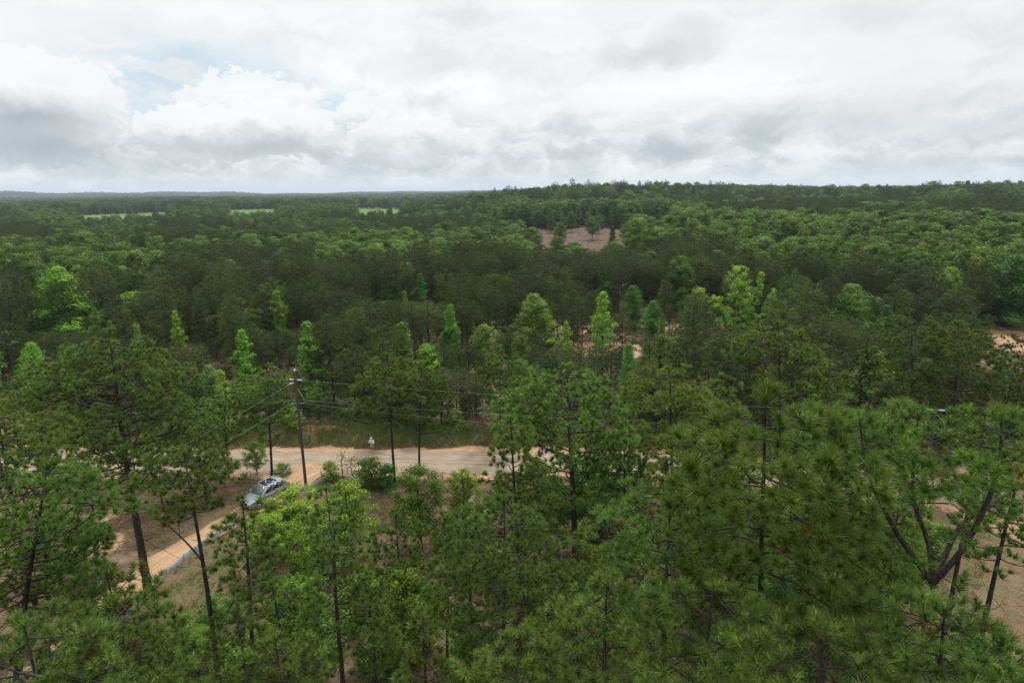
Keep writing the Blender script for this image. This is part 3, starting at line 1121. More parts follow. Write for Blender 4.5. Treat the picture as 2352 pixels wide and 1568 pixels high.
def make_broad(label, loc, seed, mat=None, name='broadleaf_tree', cat='tree', group=None, rz=0, stem='trunk', top='crown', combo=None, **kw):
    rng = np.random.default_rng(seed)
    if combo:
        tr, cr = [], []
        for c in combo:
            a, b = broad(rng, **c)
            tr += a
            cr += b
    else:
        tr, cr = broad(rng, **kw)
    root = thing(name, label, cat, loc, rz, group)
    add_obj(stem, mk_mesh(name + '_' + stem, tr, [M_bark_h], smooth=True), root)
    add_obj(top, mk_mesh(name + '_' + top, cr, [mat or M_leaf]), root)
    return root


PROTO = {}


def use_proto(key, maker, loc, rz, sc, label, group, col):
    """first use builds and places the tree itself; later uses copy it"""
    if key not in PROTO:
        r = maker()
        r.location = loc
        r.rotation_euler = (0, 0, rz)
        r.scale = sc
        r['label'] = label
        if group:
            r['group'] = group
        PROTO[key] = r
    else:
        r = dup(PROTO[key], loc, rz, sc, label, group)
    tint(r, col)
    return r


# prototypes at nominal height: young pines 12 m, woodland hardwoods 16 m, gums 13 m
PINE_P = []
for i, (R, cbf, shp) in enumerate(((2.2, .18, 'oval'), (2.4, .10, 'cone'), (2.4, .30, 'round'), (2.0, .20, 'oval'), (2.5, .08, 'cone'), (2.5, .38, 'flat'), (2.1, .14, 'cone'), (2.3, .24, 'oval'))):
    PINE_P.append((lambda i=i, R=R, cbf=cbf, shp=shp: make_pine('', (0, 0, 0), mat=M_needle_mid, seed=900 + i, H=12.0, cb=cbf, R=R, shape=shp, per_m=5.0, sub=.5, tuft=.42, needles=21, width=.046, dead=3, r0=.12, sides=6, twigs=False, lean=(.3 * math.sin(i * 2), .3 * math.cos(i * 3)))))
HARD_P = []
for i, (R, cbf, shp) in enumerate(((4.2, .22, 'dome'), (3.6, .18, 'round'), (4.6, .25, 'dome'), (3.2, .15, 'cone'), (3.9, .28, 'round'), (4.3, .2, 'dome'))):
    HARD_P.append((lambda i=i, R=R, cbf=cbf, shp=shp: make_broad('', (0, 0, 0), 700 + i, M_leaf_far, H=16.0, cb=cbf, R=R, shape=shp, lobes=58, leaves=4200, leaf=.46, lsize=1.25, r0=.17, tip=.05)))
GUM_P = []
for i, (R, shp) in enumerate(((2.9, 'spire'), (2.5, 'spire'), (3.7, 'cone'))):
    GUM_P.append((lambda i=i, R=R, shp=shp: make_broad('', (0, 0, 0), 760 + i, M_leaf, H=13.0, cb=.08, R=R, shape=shp, lobes=74 if i < 2 else 120, leaves=5200 if i < 2 else 15000, leaf=.25 if i < 2 else .19, lsize=.62 if i < 2 else .9, r0=.12, flat=.85, tip=.15, ragged=.5)))
OAK_P = []
for i, (R, shp) in enumerate(((2.6, 'dome'), (2.3, 'round'), (2.9, 'dome'))):
    OAK_P.append((lambda i=i, R=R, shp=shp: make_broad('', (0, 0, 0), 780 + i, M_leaf, H=7.0, cb=.25, R=R, shape=shp, lobes=70, leaves=9000, leaf=.155, lsize=.62, r0=.11, tip=.22)))
SHRUB_P = []
for i, (R, shp) in enumerate(((1.3, 'dome'), (1.1, 'round'), (1.5, 'dome'), (1.2, 'dome'))):
    SHRUB_P.append((lambda i=i, R=R, shp=shp: make_broad('', (0, 0, 0), 800 + i, M_leaf, name='shrub', cat='shrub', stem='stems', top='leaves', H=2.2, cb=.06, R=R, shape=shp, lobes=34, leaves=3000, leaf=.12, lsize=.40, r0=.03, tip=.2)))

YG = (2.1, 1.7, .95)      # fresh yellow green
BR = (2.15, 2.1, 1.3)    # fresh bright green
DK = (.75, .8, .85)
GR = (1.05, 1.0, 1.35)     # grey green
# bright young broadleaf trees that stand out of the pine wood: (label, u, top v, distance, height, width factor, proto, colour)
BRIGHT = [
    ('wide bright green broadleaf tree standing out of the pines at far left', 130, 612, 118, 15, 1.65, 2, (2.6, 2.45, 1.4)),
    ('bright green spire tree right behind the utility pole top', 702, 738, 76, 13.5, 1.15, 0, (1.6, 1.6, 1.25)),
    ('slim bright tree halfway between the far left bright tree and utility pole', 400, 712, 98, 11, .9, 1, BR),
    ('pale bright small spire just above the old leaning pine', 312, 742, 85, 9, .85, 0, (1.55, 1.55, 1.5)),
    ('slim yellow green spire in the dark pines above the utility pole', 636, 666, 105, 12, .95, 0, BR),
    ('bushy bright green tree left of the utility pole', 552, 756, 82, 11, 1.2, 1, BR),
    ('bright green low tree at the left edge beside the old pine', 68, 786, 80, 9, 1.2, 2, BR),
    ('thin bright green tree just left of the utility pole top', 508, 850, 68, 7.5, 1.0, 0, BR),
    ('small bright tree beside the old leaning pine crown', 252, 735, 96, 9, .9, 1, (1.15, 1.2, .95)),
    ('small mid green tree right of the wide bright tree at far left', 215, 706, 100, 9, .8, 1, (1.1, 1.15, .95)),
    ('oval bright green tree in the middle of the dark pines', 1034, 698, 96, 11, 1.1, 1, (1.5, 1.5, .95)),
    ('yellow leaved twin topped tree right of the image centre', 1228, 674, 104, 12.5, 1.75, 2, (2.0, 1.7, 1.0)),
    ('small pale yellow tree right of the yellow twin topped tree', 1300, 738, 92, 9, 1.0, 1, (1.7, 1.55, 1.1)),
    ('tall bright green conical tree among the sand patches', 1385, 668, 100, 16, 1.25, 1, BR),
    ('dark green conical tree behind the tall bright conical tree', 1385, 608, 140, 14, 1.2, 1, (.62, .72, .7)),
    ('mid green bushy tree with pointed top at right of the many topped bright tree', 1960, 652, 104, 11, 1.7, 2, (.95, 1.1, .8)),
    ('dark green conical tree in the gap above the oval bright tree', 964, 628, 138, 13, 1.2, 1, (.75, .95, .8)),
    ('grey green round tree left of the dark conical tree in the gap', 900, 630, 140, 12, 1.5, 2, (.8, .85, 1.1)),
    ('small bright spire below the dark conical tree in the gap', 930, 668, 118, 9, .8, 0, (1.2, 1.3, 1)),
    ('dark blue green tree left of the many topped bright tree', 1455, 655, 125, 11, 1.5, 2, (.7, .85, .72)),
    ('blue green low tree right of the tall bright conical tree', 1500, 690, 112, 9, 1.4, 2, (.85, 1.0, .85)),
    ('pale green tree in front of the hardwood slope at right', 2225, 616, 135, 12, 1.4, 2, (1.0, 1.1, .8)),
    ('grey green slim tree right of the pale pine at right', 2040, 700, 100, 9, 1.3, 1, (.8, .95, 1.1)),
    ('large green tree cut by the right edge above the sand bank', 2335, 585, 125, 18, 1.8, 2, (.8, 1.0, .9)),
    ('small bright tree left of the thin crowned pine', 1522, 720, 108, 8, .9, 0, (1.2, 1.25, .9)),
    ('small bright tree beside the leaning conical pine', 1095, 872, 78, 6, .8, 1, (1.2, 1.25, 1.1)),
    ('pale grey green round tree left above the utility pole', 480, 838, 73, 8.5, 1.3, 2, (1.1, 1.2, 1.6)),
]
SIGHT = []
TAKEN = [(x, y, r) for (x, y, r) in NEAR_XY]
VIS = [150, 150, 75, 60, 90, 120, 80, 60, 40, 50, 90, 85, 60, 120, 60, 75, 65, 60, 25, 60, 40, 40, 60, 120, 50, 60, 45]
for k, (lb, u, v, Y, H, wf, pk, col) in enumerate(BRIGHT):
    top = at_y(u, v, Y)
    g = gzf(top.x, Y)
    h = max(4.0, top.z - g)
    s = h / 13.0
    use_proto(('gum', pk), GUM_P[pk], (top.x, Y, g), k * 1.7, (s * wf * 1.12, s * wf * 1.12, s), lb, None, col)
    TAKEN.append((top.x, Y, 2.4))
    SIGHT.append((u, v + VIS[k], Y, (1.5 * s * wf * 2 + 1.5) * 1437 / (Y + 8)))
# the many topped bright tree
top = at_y(1708, 608, 103)
g = gzf(top.x, 103)
hh = top.z - g
r = make_broad('many topped bright green tree with a tall left spire at right of centre', (top.x, 103, g), 55, combo=[
    dict(H=hh, cb=.12, R=2.4, shape='oval_', lobes=90, leaves=6200, leaf=.25, lsize=.62, offs=(-.6, 0), flat=.7, tip=.3),
    dict(H=hh * .93, cb=.25, R=1.8, shape='cone', lobes=40, leaves=2400, leaf=.25, lsize=.6, offs=(3.2, .3), flat=.7, tip=.3),
    dict(H=hh * .74, cb=.3, R=2.2, shape='cone', lobes=34, leaves=2000, leaf=.25, lsize=.6, offs=(5.2, -.5), flat=.6, tip=.3),
    dict(H=hh * .66, cb=.25, R=2.3, shape='round', lobes=40, leaves=2600, leaf=.25, lsize=.65, offs=(-4.0, .4), flat=.6, tip=.3)])
tint(r, BR)
TAKEN.append((top.x, 103, 4))
SIGHT.append((1708, 608 + 140, 103, 75))

# broadleaf trees between the road and the foreground: (label, u, top v, distance, width factor, proto, colour)
OAKS = [
    ('leafy low tree at the bottom edge right of the thin leaning pine', 545, 1470, 29, .9, 0, (1.0, 1.15, .75)),
    ('low leafy tree on the dry slope below the silt fence', 405, 1415, 33, .9, 2, (1.05, 1.15, .75)),
    ('green low tree between the leaning pine and the slim dark pine', 490, 1370, 35, .7, 1, (1.15, 1.15, .75)),
    ('green low tree between the bottom pine and the slim dark pine', 640, 1420, 31, .9, 0, (.9, 1.1, .75)),
    ('yellow green bushy tree in front of the utility pole base', 795, 1105, 45, 1.0, 0, YG),
    ('wide yellow green tree hiding the side of the silver car', 668, 1120, 46, 1.15, 2, YG),
    ('yellow green tree right below the silver car front', 606, 1180, 42, .9, 1, YG),
    ('yellow green tree between the car tree and the bottom pine', 720, 1170, 41, 1.0, 0, (1.6, 1.4, .8)),
    ('dark leafed broadleaf tree with a stout trunk under the twin pines', 958, 1072, 45, 1.0, 1, (.95, 1.05, .7)),
    ('yellow green low tree at the near road edge left of the leaning conical pine', 1062, 1078, 48, .85, 0, (1.4, 1.3, .8)),
    ('grey green broadleaf tree right of the large domed pine by the road', 1420, 1040, 47, 1.1, 2, GR),
    ('green broadleaf tree behind the large domed pine trunk', 1345, 1045, 44, 1.0, 0, (.9, 1.0, 1.0)),
    ('mid green broadleaf tree left of the large domed pine trunk', 1240, 1060, 43, .9, 1, (.95, 1.05, .85)),
    ('dark green broadleaf tree at the bottom centre right of the round pine', 1280, 1290, 34, 1.0, 2, DK),
    ('green broadleaf tree at the bottom between the bottom pine and the round pine', 930, 1300, 33, .85, 0, (1.35, 1.25, .75)),
    ('bright leafed low tree under the bottom pine at the bottom edge', 690, 1330, 30, 1.0, 1, (1.05, 1.2, .75)),
    ('green leafy tree at the bottom left of the slim dark pine', 440, 1450, 31, .9, 2, (.9, 1.05, .7)),
    ('green leafy tree at the bottom edge under the round pine', 1085, 1450, 28, .9, 1, (.9, 1.1, .9)),
    ('light green leafy tree behind the forked pine at right', 2010, 1170, 38, 1.0, 0, (1.3, 1.3, .8)),
    ('dark green leafy tree left below the forked pine', 1850, 1260, 34, 1.0, 2, (.8, .95, .85)),
    ('leafy slender tree behind the dark pines near the open gate', 582, 1015, 59, .7, 1, (1.0, 1.2, .9)),
    ('green leafy tree right of the flat topped forked pine', 1640, 1010, 40, .95, 1, (.95, 1.05, .9)),
    ('green leafy tree in front of the sandy clearing at right', 1830, 1000, 44, 1.0, 2, (.9, 1.05, .85)),
    ('bright leafy tree under the spreading pine at right', 2060, 1080, 36, .9, 1, (1.3, 1.35, .85)),
    ('dark leafy tree in the lower right corner behind the low pine crown', 2260, 1440, 27, .9, 0, (.85, 1.05, .7)),
    ('green leafy tree at the bottom edge left of the low pine crown', 1250, 1440, 28, .85, 0, (.9, 1.05, .85)),
]
for k, (lb, u, v, Y, wf, pk, col) in enumerate(OAKS):
    top = at_y(u, v, Y)
    g = gzf(top.x, Y)
    h = max(2.5, top.z - g)
    s = h / 7.0
    sx = wf * (s * .45 + .55)
    use_proto(('oak', pk), OAK_P[pk], (top.x, Y, g), k * 2.1, (sx, sx, s), lb, None, col)
    TAKEN.append((top.x, Y, 1.6))

# shrubs with a label of their own
SHR = [
    ('dark green round bush at the roadside below the person', 845, 1048, 56, 3.0, 1.2, 0, (.75, .95, .6)),
    ('dark green bush right of the roadside bush below the person', 885, 1062, 55.5, 2.6, 1.0, 1, (.7, .9, .6)),
    ('feathery yellow green bush by the driveway mouth', 757, 1060, 57.5, 2.1, .9, 1, (1.7, 1.5, .9)),
    ('yellow green shrub on the bank behind the utility pole', 678, 985, 69, 2.6, 1.0, 3, (1.5, 1.4, .8)),
    ('light green shrub beside the dark red soil heap', 1045, 985, 70, 2.2, .9, 0, (1.3, 1.3, 1.0)),
    ('low shrub at the foot of the right dark pine behind the car', 650, 1078, 59, 1.3, 1.2, 2, (1.2, 1.2, .9)),
    ('bright yellow shrub in the litter at bottom left of the round pine', 930, 1292, 36, 2.4, 1.1, 2, (1.9, 1.5, .7)),
]
for k, (lb, u, v, Y, h, wf, pk, col) in enumerate(SHR):
    top = at_y(u, v, Y)
    g = gzf(top.x, Y)
    s = h / 2.2
    use_proto(('shrub', pk), SHRUB_P[pk], (top.x, Y, g), k * 1.3, (s * wf, s * wf, s), lb, None, col)
    TAKEN.append((top.x, Y, 1.2))


# ------------------------------------------------------------------ where the random wood stands
def in_field(x, y):
    d = math.hypot(x, y)
    a = math.degrees(math.atan2(x, y))
    for (a0, a1, d0, d1) in FIELDS:
        if a0 - .3 < a < a1 + .3 and d0 - 150 < d < d1 + 5:
            return True
    return False


def wood_kind(x, y):
    """(kind, height) of the tree that grows at x,y or None"""
    d = math.hypot(x, y)
    a = math.degrees(math.atan2(x, y))
    t = y - float(road_y(x))
    r = random.random()
    n = math.sin(x * .05 + 1.3) * math.sin(y * .043 + .7) + .5 * math.sin(x * .11 - y * .09)
    if t < 7.2:
        return None
    if in_field(x, y):
        return None
    if 37.2 < a < 44 and 92 < d < 168:
        return None
    if d < 142:
        if 96 < y < 134 and -6 < x < 60 and r < .22:
            return None
        if a > -9 and d > 128 + 5 * n:
            return ('hard', random.uniform(6, 9.5)) if r < .35 else None
        if t < 24 and r < .55:
            return ('pine', random.uniform(4.5, 8.5))
        if r > .94:
            return ('hard', random.uniform(6, 11))
        return ('pine', random.uniform(7.8, 13.4) + 1.0 * n)
    if d < 205:
        if a > 20 and d > 158 + 10 * n:
            return ('hard', random.uniform(12.5, 16.5))
        if -17 < a < 1.8 and d > 168 + 9 * n:
            return ('hard', random.uniform(11.0, 14.5))
        if a < -13 and n > .25 and d > 165:
            return ('hard', random.uniform(11, 15))
        if r > .95:
            return ('hard', random.uniform(10, 14))
        if 1 < a < 13.5:
            return ('pine', random.uniform(10.5, 13.0)) if d < 186 else None
        return ('pine', random.uniform(12.0, 14.8) + 1.2 * n)
    if 255 < d < 445 and -1.3 < a < 14.5:
        # cut-over clearing with a few stems left
        edge = 18 * math.sin(a * 1.1)
        if d < 400 + edge and not (a < 1.5 and d < 270):
            return None if r < (.86 if n + math.sin(a * 1.9) > .2 else .975) else ('hard', random.uniform(6, 13))
    if d < 300:
        if -13 < a < 2.2:
            return ('hard', random.uniform(12.0, 15.5)) if d < 265 and r < .96 else ('pine', random.uniform(12, 15))
        if a > 11:
            return ('hard', random.uniform(15, 19)) if r < .96 else ('pine', random.uniform(14, 17))
        if a < -13:
            return ('hard', random.uniform(11, 15)) if n > -.3 else ('pine', random.uniform(12, 16))
        return None if r < .88 else ('hard', random.uniform(7, 11))
    if d < 480:
        if a > 14:
            return ('pine', random.uniform(15, 18)) if n + (a - 22) * .06 > -.1 or r < .2 else ('hard', random.uniform(13, 17))
        if a > -1.5:
            return ('hard', random.uniform(13, 17)) if r < .88 else ('pine', random.uniform(14, 17))
        return ('pine', random.uniform(8.5, 13)) if n > -.25 else ('hard', random.uniform(8.5, 12.5))
    if d < 900:
        if a > -8 + 6 * n:
            if a < -5 and d < 780:
                return ('pine' if n > .2 else 'hard', random.uniform(7.5, 11))
            k_ = (.78 + .22 * min(1, max(0, (a + 8) / 10))) * (1.3 if random.random() < .07 else 1.0) * (.9 + .12 * n)
            return ('pine', k_ * random.uniform(12, 18)) if n > .05 else ('hard', k_ * random.uniform(12, 19))
        return ('pine', random.uniform(10, 14)) if n > .2 else ('hard', random.uniform(10, 14))
    return ('pine', random.uniform(12, 17)) if n > .1 else ('hard', random.uniform(11, 16))


def scatter(d0, d1, cell, amax=47):
    pts = []
    lim = d1 * math.sin(R_(amax))
    nx = int(lim / cell)
    for i in range(-nx, nx + 1):
        for j in range(int(d0 * .6 / cell), int(d1 / cell) + 1):
            x = (i + random.uniform(-.42, .42) + (.5 if j % 2 else 0)) * cell
            y = (j + random.uniform(-.42, .42)) * cell
            d = math.hypot(x, y)
            if d0 <= d < d1 and y > 0 and abs(math.degrees(math.atan2(x, y))) < amax:
                pts.append((x, y))
    return pts


TK = np.array(TAKEN)
wood = []
for (d0, d1, cell) in ((58, 142, 4.0), (142, 205, 4.5), (205, 480, 6.2), (480, 1000, 7.5)):
    for (x, y) in scatter(d0, d1, cell):
        if d1 <= 142 and np.any(np.hypot(TK[:, 0] - x, TK[:, 1] - y) < TK[:, 2]):
            continue
        k = wood_kind(x, y)
        if k:
            h = k[1]
            a_, d_ = math.degrees(math.atan2(x, y)), math.hypot(x, y)
            if d_ > 300 and any(f[0] - .5 < a_ < f[1] + .5 and d_ < f[2] for f in FIELDS):
                h = min(h, random.uniform(7.5, 10.5) if random.random() < .75 else random.uniform(11, 15))
            g = gzf(x, y)
            if d1 <= 142:
                for (su, svb, sY, sw) in SIGHT:
                    if y < sY + 1:
                        q = proj((x, y, g + h))
                        if abs(q[0] - su) < sw + 2.2 * 1437 / y * .6 and q[1] < svb:
                            h = min(h, at_y(su, svb, y).z - g)
                if h < 3:
                    continue
            wood.append((k[0], x, y, h))
for k in range(90):
    x = random.uniform(-62, 48)
    y = float(road_y(x)) + random.uniform(7.6, 17)
    if np.any(np.hypot(TK[:, 0] - x, TK[:, 1] - y) < 1.5):
        continue
    wood.append(('pine', x, y, random.uniform(2.8, 6.5)) if random.random() < .8 else ('hard', x, y, random.uniform(2.5, 5)))
for (d0, d1, cell) in ((1000, 2000, 13), (2000, 4200, 26)):
    for (x, y) in scatter(d0, d1, cell):
        k = wood_kind(x, y)
        if k:
            wood.append((k[0], x, y, k[1]))
print('wood', len(wood))


def sector_words(x, y):
    a = math.degrees(math.atan2(x, y))
    if a < -20:
        return 'left of the utility pole'
    if a < -2:
        return 'right of the utility pole'
    if a < 17:
        return 'behind the large domed pine'
    return 'behind the forked right pine'


pines = [w for w in wood if w[0] == 'pine']
hards = [w for w in wood if w[0] == 'hard']
pines.sort(key=lambda w: math.hypot(w[1], w[2]) / w[3])
hards.sort(key=lambda w: math.hypot(w[1], w[2]) / w[3])
N_PINE = 300 - len(NEAR) - 3 - len(FILL)
N_HARD = 300 - len(BRIGHT) - len(OAKS) - 1
for k, (_, x, y, h) in enumerate(pines[:N_PINE]):
    d = math.hypot(x, y)
    pk = random.randrange(len(PINE_P))
    s = h / 12.0
    sw = (s * .55 + .45) * random.uniform(.95, 1.3)
    sec = sector_words(x, y)
    if d < 84:
        lb, gr = 'young pine in the front row beyond the road, ' + sec, 'front row pines beyond the road '
    elif d < 140:
        lb, gr = 'young pine deep in the stand beyond the road, ' + sec, 'stand pines beyond the road '
    else:
        lb, gr = 'tall dark pine in the far dark row, ' + sec, 'far dark pines '
    v = random.uniform(.68, 1.22)
    use_proto(('pine', pk), PINE_P[pk], (x, y, gzf(x, y)), random.uniform(0, 6.28), (sw, sw, s), lb, gr + sec, (v * random.uniform(.84, 1.08), v, v * random.uniform(.8, 1.1)))
for k, (_, x, y, h) in enumerate(hards[:N_HARD]):
    d = math.hypot(x, y)
    pk = random.randrange(len(HARD_P))
    s = h / 16.0
    sw = s * random.uniform(.95, 1.15)
    sec = sector_words(x, y)
    if d < 142:
        lb, gr = 'green broadleaf tree growing among the young pines, ' + sec, 'broadleaf trees in the pine stand '
    elif d < 205:
        lb, gr = 'broadleaf tree mixed into the far dark pines, ' + sec, 'broadleaf trees in the far dark pines '
    else:
        lb, gr = 'leafy green tree in the bright hardwood belt, ' + sec, 'hardwood belt trees '
    v = random.uniform(.72, 1.08) * (random.choice((.8, 1.0, 1.5)) if d < 142 else 1) * (1.28 if -14 < math.degrees(math.atan2(x, y)) < 3 else 1)
    use_proto(('hard', pk), HARD_P[pk], (x, y, gzf(x, y)), random.uniform(0, 6.28), (sw, sw, s), lb, gr + sec, (v * random.uniform(.85, 1.1), v, v * random.uniform(.85, 1.2)))


# ---- the rest of the wood as one mass per kind
def forest(name, label, rest, keys, nominal, makers, groupkey, col, mat_names):
    V = np.array([(x, y, gzf(x, y) - .1) for (_, x, y, h) in rest], np.float32)
    me = bpy.data.meshes.new(name)
    me.vertices.add(len(V))
    me.vertices.foreach_set('co', V.ravel())
    sz = np.array([h / nominal for (_, x, y, h) in rest])
    dd_ = np.hypot(V[:, 0], V[:, 1])
    wide = RNG.uniform(.95, 1.2, len(V)) * np.where(dd_ > 2000, 2.6, np.where(dd_ > 1000, 1.6, 1.15))
    sc = np.stack([sz * wide, sz * wide, sz], 1).astype(np.float32)
    a = me.attributes.new('sc', 'FLOAT_VECTOR', 'POINT')
    a.data.foreach_set('vector', sc.ravel())
    rt = np.zeros((len(V), 3), np.float32)
    rt[:, 2] = RNG.uniform(0, 6.28, len(V))
    a = me.attributes.new('rt', 'FLOAT_VECTOR', 'POINT')
    a.data.foreach_set('vector', rt.ravel())
    o = add_obj(name, me)
    tag(o, label, 'forest', kind='stuff')
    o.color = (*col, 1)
    ng = bpy.data.node_groups.new(name, 'GeometryNodeTree')
    ng.interface.new_socket('Geometry', in_out='INPUT', socket_type='NodeSocketGeometry')
    ng.interface.new_socket('Geometry', in_out='OUTPUT', socket_type='NodeSocketGeometry')
    n, l = ng.nodes, ng.links
    gi, go = n.new('NodeGroupInput'), n.new('NodeGroupOutput')
    iop = n.new('GeometryNodeInstanceOnPoints')
    iop.inputs['Pick Instance'].default_value = True
    jn = n.new('GeometryNodeJoinGeometry')
    for kk in keys:
        root = PROTO[kk]
        j2 = n.new('GeometryNodeJoinGeometry')
        for ch in root.children:
            oi = n.new('GeometryNodeObjectInfo')
            oi.transform_space = 'ORIGINAL'
            oi.inputs['Object'].default_value = ch
            oi.inputs['As Instance'].default_value = False
            l.new(oi.outputs['Geometry'], j2.inputs[0])
        g2 = n.new('GeometryNodeGeometryToInstance')
        l.new(j2.outputs[0], g2.inputs[0])
        l.new(g2.outputs[0], jn.inputs[0])
    l.new(gi.outputs[0], iop.inputs['Points'])
    l.new(jn.outputs[0], iop.inputs['Instance'])
    for nm, so in (('sc', 'Scale'), ('rt', 'Rotation')):
        na = n.new('GeometryNodeInputNamedAttribute')
        na.data_type = 'FLOAT_VECTOR'
        na.inputs['Name'].default_value = nm
        if so == 'Rotation':
            er = n.new('FunctionNodeEulerToRotation')
            l.new(na.outputs[0], er.inputs[0])
            l.new(er.outputs[0], iop.inputs[so])
        else:
            l.new(na.outputs[0], iop.inputs[so])
    l.new(iop.outputs[0], go.inputs[0])
    md = o.modifiers.new('trees', 'NODES')
    md.node_group = ng
    return o


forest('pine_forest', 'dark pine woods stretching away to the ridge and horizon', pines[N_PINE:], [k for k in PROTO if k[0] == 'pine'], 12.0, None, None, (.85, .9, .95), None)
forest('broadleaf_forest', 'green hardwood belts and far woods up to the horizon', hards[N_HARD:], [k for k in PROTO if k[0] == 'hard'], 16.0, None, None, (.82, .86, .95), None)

# far wooded plateau beyond the single trees: a bumpy canopy sheet
m, o_ = new_mat('distant_canopy')
g_ = X.nt.nodes.new('ShaderNodeNewGeometry')
pn = X(g_.outputs['Position'])
cn = noise(pn, .012, 8, .65)
p = principled(mixc(sstep(.35, .65, cn), (0.012, 0.020, 0.012), (0.034, 0.052, 0.022)), .95, .1)
X.nt.links.new(p.outputs[0], o_.inputs[0])
A, D = np.meshgrid(np.radians(np.arange(-50, 50.01, .12)), np.geomspace(4000, 11500, 70))
fx, fy = (D * np.sin(A)).ravel(), (D * np.cos(A)).ravel()
fz = gz(fx, fy) + 12 + RNG.normal(0, 2.6, len(fx))
q = []
na = A.shape[1]
i = np.arange(69)[:, None] * na
j = np.arange(na - 1)[None, :]
q = np.stack([i + j, i + na + j, i + na + j + 1, i + j + 1], -1).reshape(-1, 4)
o = add_obj('distant_forest', mk_mesh('distant_forest', [(np.stack([fx, fy, fz], 1), q[:, ::-1], 0)], [m]))
tag(o, 'hazy wooded plateau along the horizon', 'forest', kind='stuff')

# ------------------------------------------------------------------ random shrubs under the near pines
KEEP = [(545, 1010, 1100, 1125), (255, 1090, 600, 1430), (2175, 1110, 2400, 1420), (785, 1195, 880, 1300), (1100, 990, 1180, 1100), (1420, 1075, 1520, 1110), (430, 1230, 520, 1400)]
cnt = 0
SHL = {}
tries = 0
while cnt < 120 and tries < 5000:
    tries += 1
    Y = random.uniform(26, 57)
    x = random.uniform(-.78 * Y, .8 * Y)
    g = gzf(x, Y)
    h = random.uniform(1.0, 3.0)
    pt, pb = proj((x, Y, g + h)), proj((x, Y, g))
    if Y > float(road_y(x)) - 5 or np.min(np.hypot(DRV[:, 0] - x, DRV[:, 1] - Y)) < 3.2:
        continue
    if any(k[0] - 25 < pt[0] < k[2] + 25 and pb[1] > k[1] and pt[1] < k[3] for k in KEEP):
        continue
    if x < -19 and Y > 36 and random.random() < .75:
        continue
    cnt += 1
    side = 'left' if x < -14 else ('middle' if x < 8 else 'right')
    wh = {'left': 'under the pines left of the bottom pine', 'middle': 'under the round pine and the domed pine', 'right': 'under the big bushy pine and the forked pine'}[side]
    s = h / 2.2
    wf = random.uniform(.9, 1.4)
    c_ = random.choice([(.85, 1.0, .75), (1.0, 1.1, .8), (1.4, 1.3, .8), (.75, .9, .8)])
    use_proto(('shrub', cnt % 4), SHRUB_P[cnt % 4], (x, Y, g), random.uniform(0, 6.28), (s * wf, s * wf, s), 'green undergrowth shrub ' + wh, 'shrubs ' + wh, c_)


# ------------------------------------------------------------------ grass and low plants (uncountable)
def ground_cover():
    n = 26000
    Y = RNG.uniform(24, 74, n)
    x = RNG.uniform(-.8, .85, n) * Y
    xb = RNG.uniform(-60, 50, 9000)
    x = np.r_[x, xb]
    Y = np.r_[Y, road_y(xb) + RNG.uniform(3.4, 8.5, 9000)]
    n = len(x)
    t = Y - road_y(x)
    s, b, g = ground_masks(x, Y)
    dr = np.min(np.hypot(DRV[None, :, 0] - x[:, None], DRV[None, :, 1] - Y[:, None]), axis=1)
    # distance to the driveway line, densely sampled
    dd2 = np.full(n, 1e9)
    for k in range(len(DRV) - 1):
        for f in np.linspace(0, 1, 8):
            c_ = DRV[k] * (1 - f) + DRV[k + 1] * f
            dd2 = np.minimum(dd2, np.hypot(x - c_[0], Y - c_[1]))
    keep = (np.abs(t) > 3.25 + .5 * np.sin(x * 1.3) * np.sin(x * .37)) & (dd2 > 1.9) & ((s < .4) | (RNG.random(n) < .12))
    pat = np.sin(x * .7 + 1) * np.sin(Y * .6) + .6 * np.sin(x * 1.7 - Y * 1.1) + RNG.normal(0, .4, n)
    keep &= (pat > -.2) | ((t > 4) & (t < 8))
    x, Y, t = x[keep], Y[keep], t[keep]
    n = len(x)
    k = 7
    z = gz(x, Y)
    base = np.stack([x, Y, z], 1)[:, None] + np.concatenate([RNG.normal(0, .13, (n, k, 2)), np.zeros((n, k, 1))], 2)
    bank = ((t > 3.9) & (t < 9))[:, None]
    hgt = RNG.uniform(.12, .45, (n, k)) * np.where(bank, 2.0, 1.0)
    tip = base + np.stack([RNG.normal(0, .14, (n, k)), RNG.normal(0, .14, (n, k)), hgt], 2)
    sd = RNG.normal(size=(n, k, 3)) * np.array([1, 1, 0])
    sd /= np.linalg.norm(sd, axis=2, keepdims=True)
    w = .022
    V = np.stack([base - sd * w, base + sd * w, tip], 2).reshape(-1, 3)
    green = (np.sin(x * .31) * np.sin(Y * .27 + 1) + RNG.normal(0, .4, n) + np.where(bank[:, 0], .55, 0) > .25)
    tn = np.repeat(np.where(green, RNG.uniform(.6, 1.0, n), RNG.uniform(0, .4, n)), k * 3)
    o = add_obj('grass', mk_mesh('grass', [(V, np.arange(len(V)).reshape(-1, 3), 0, tn)], [M_grass]))
    tag(o, 'dry and green grass tufts along the road and driveway', 'grass', kind='stuff')


M_grass = foliage('dry_grass', (0.19, 0.155, 0.08), (0.135, 0.20, 0.045), (.2, .2, .1), trans=.25, vlo=1, vhi=1, hue=0)
ground_cover()


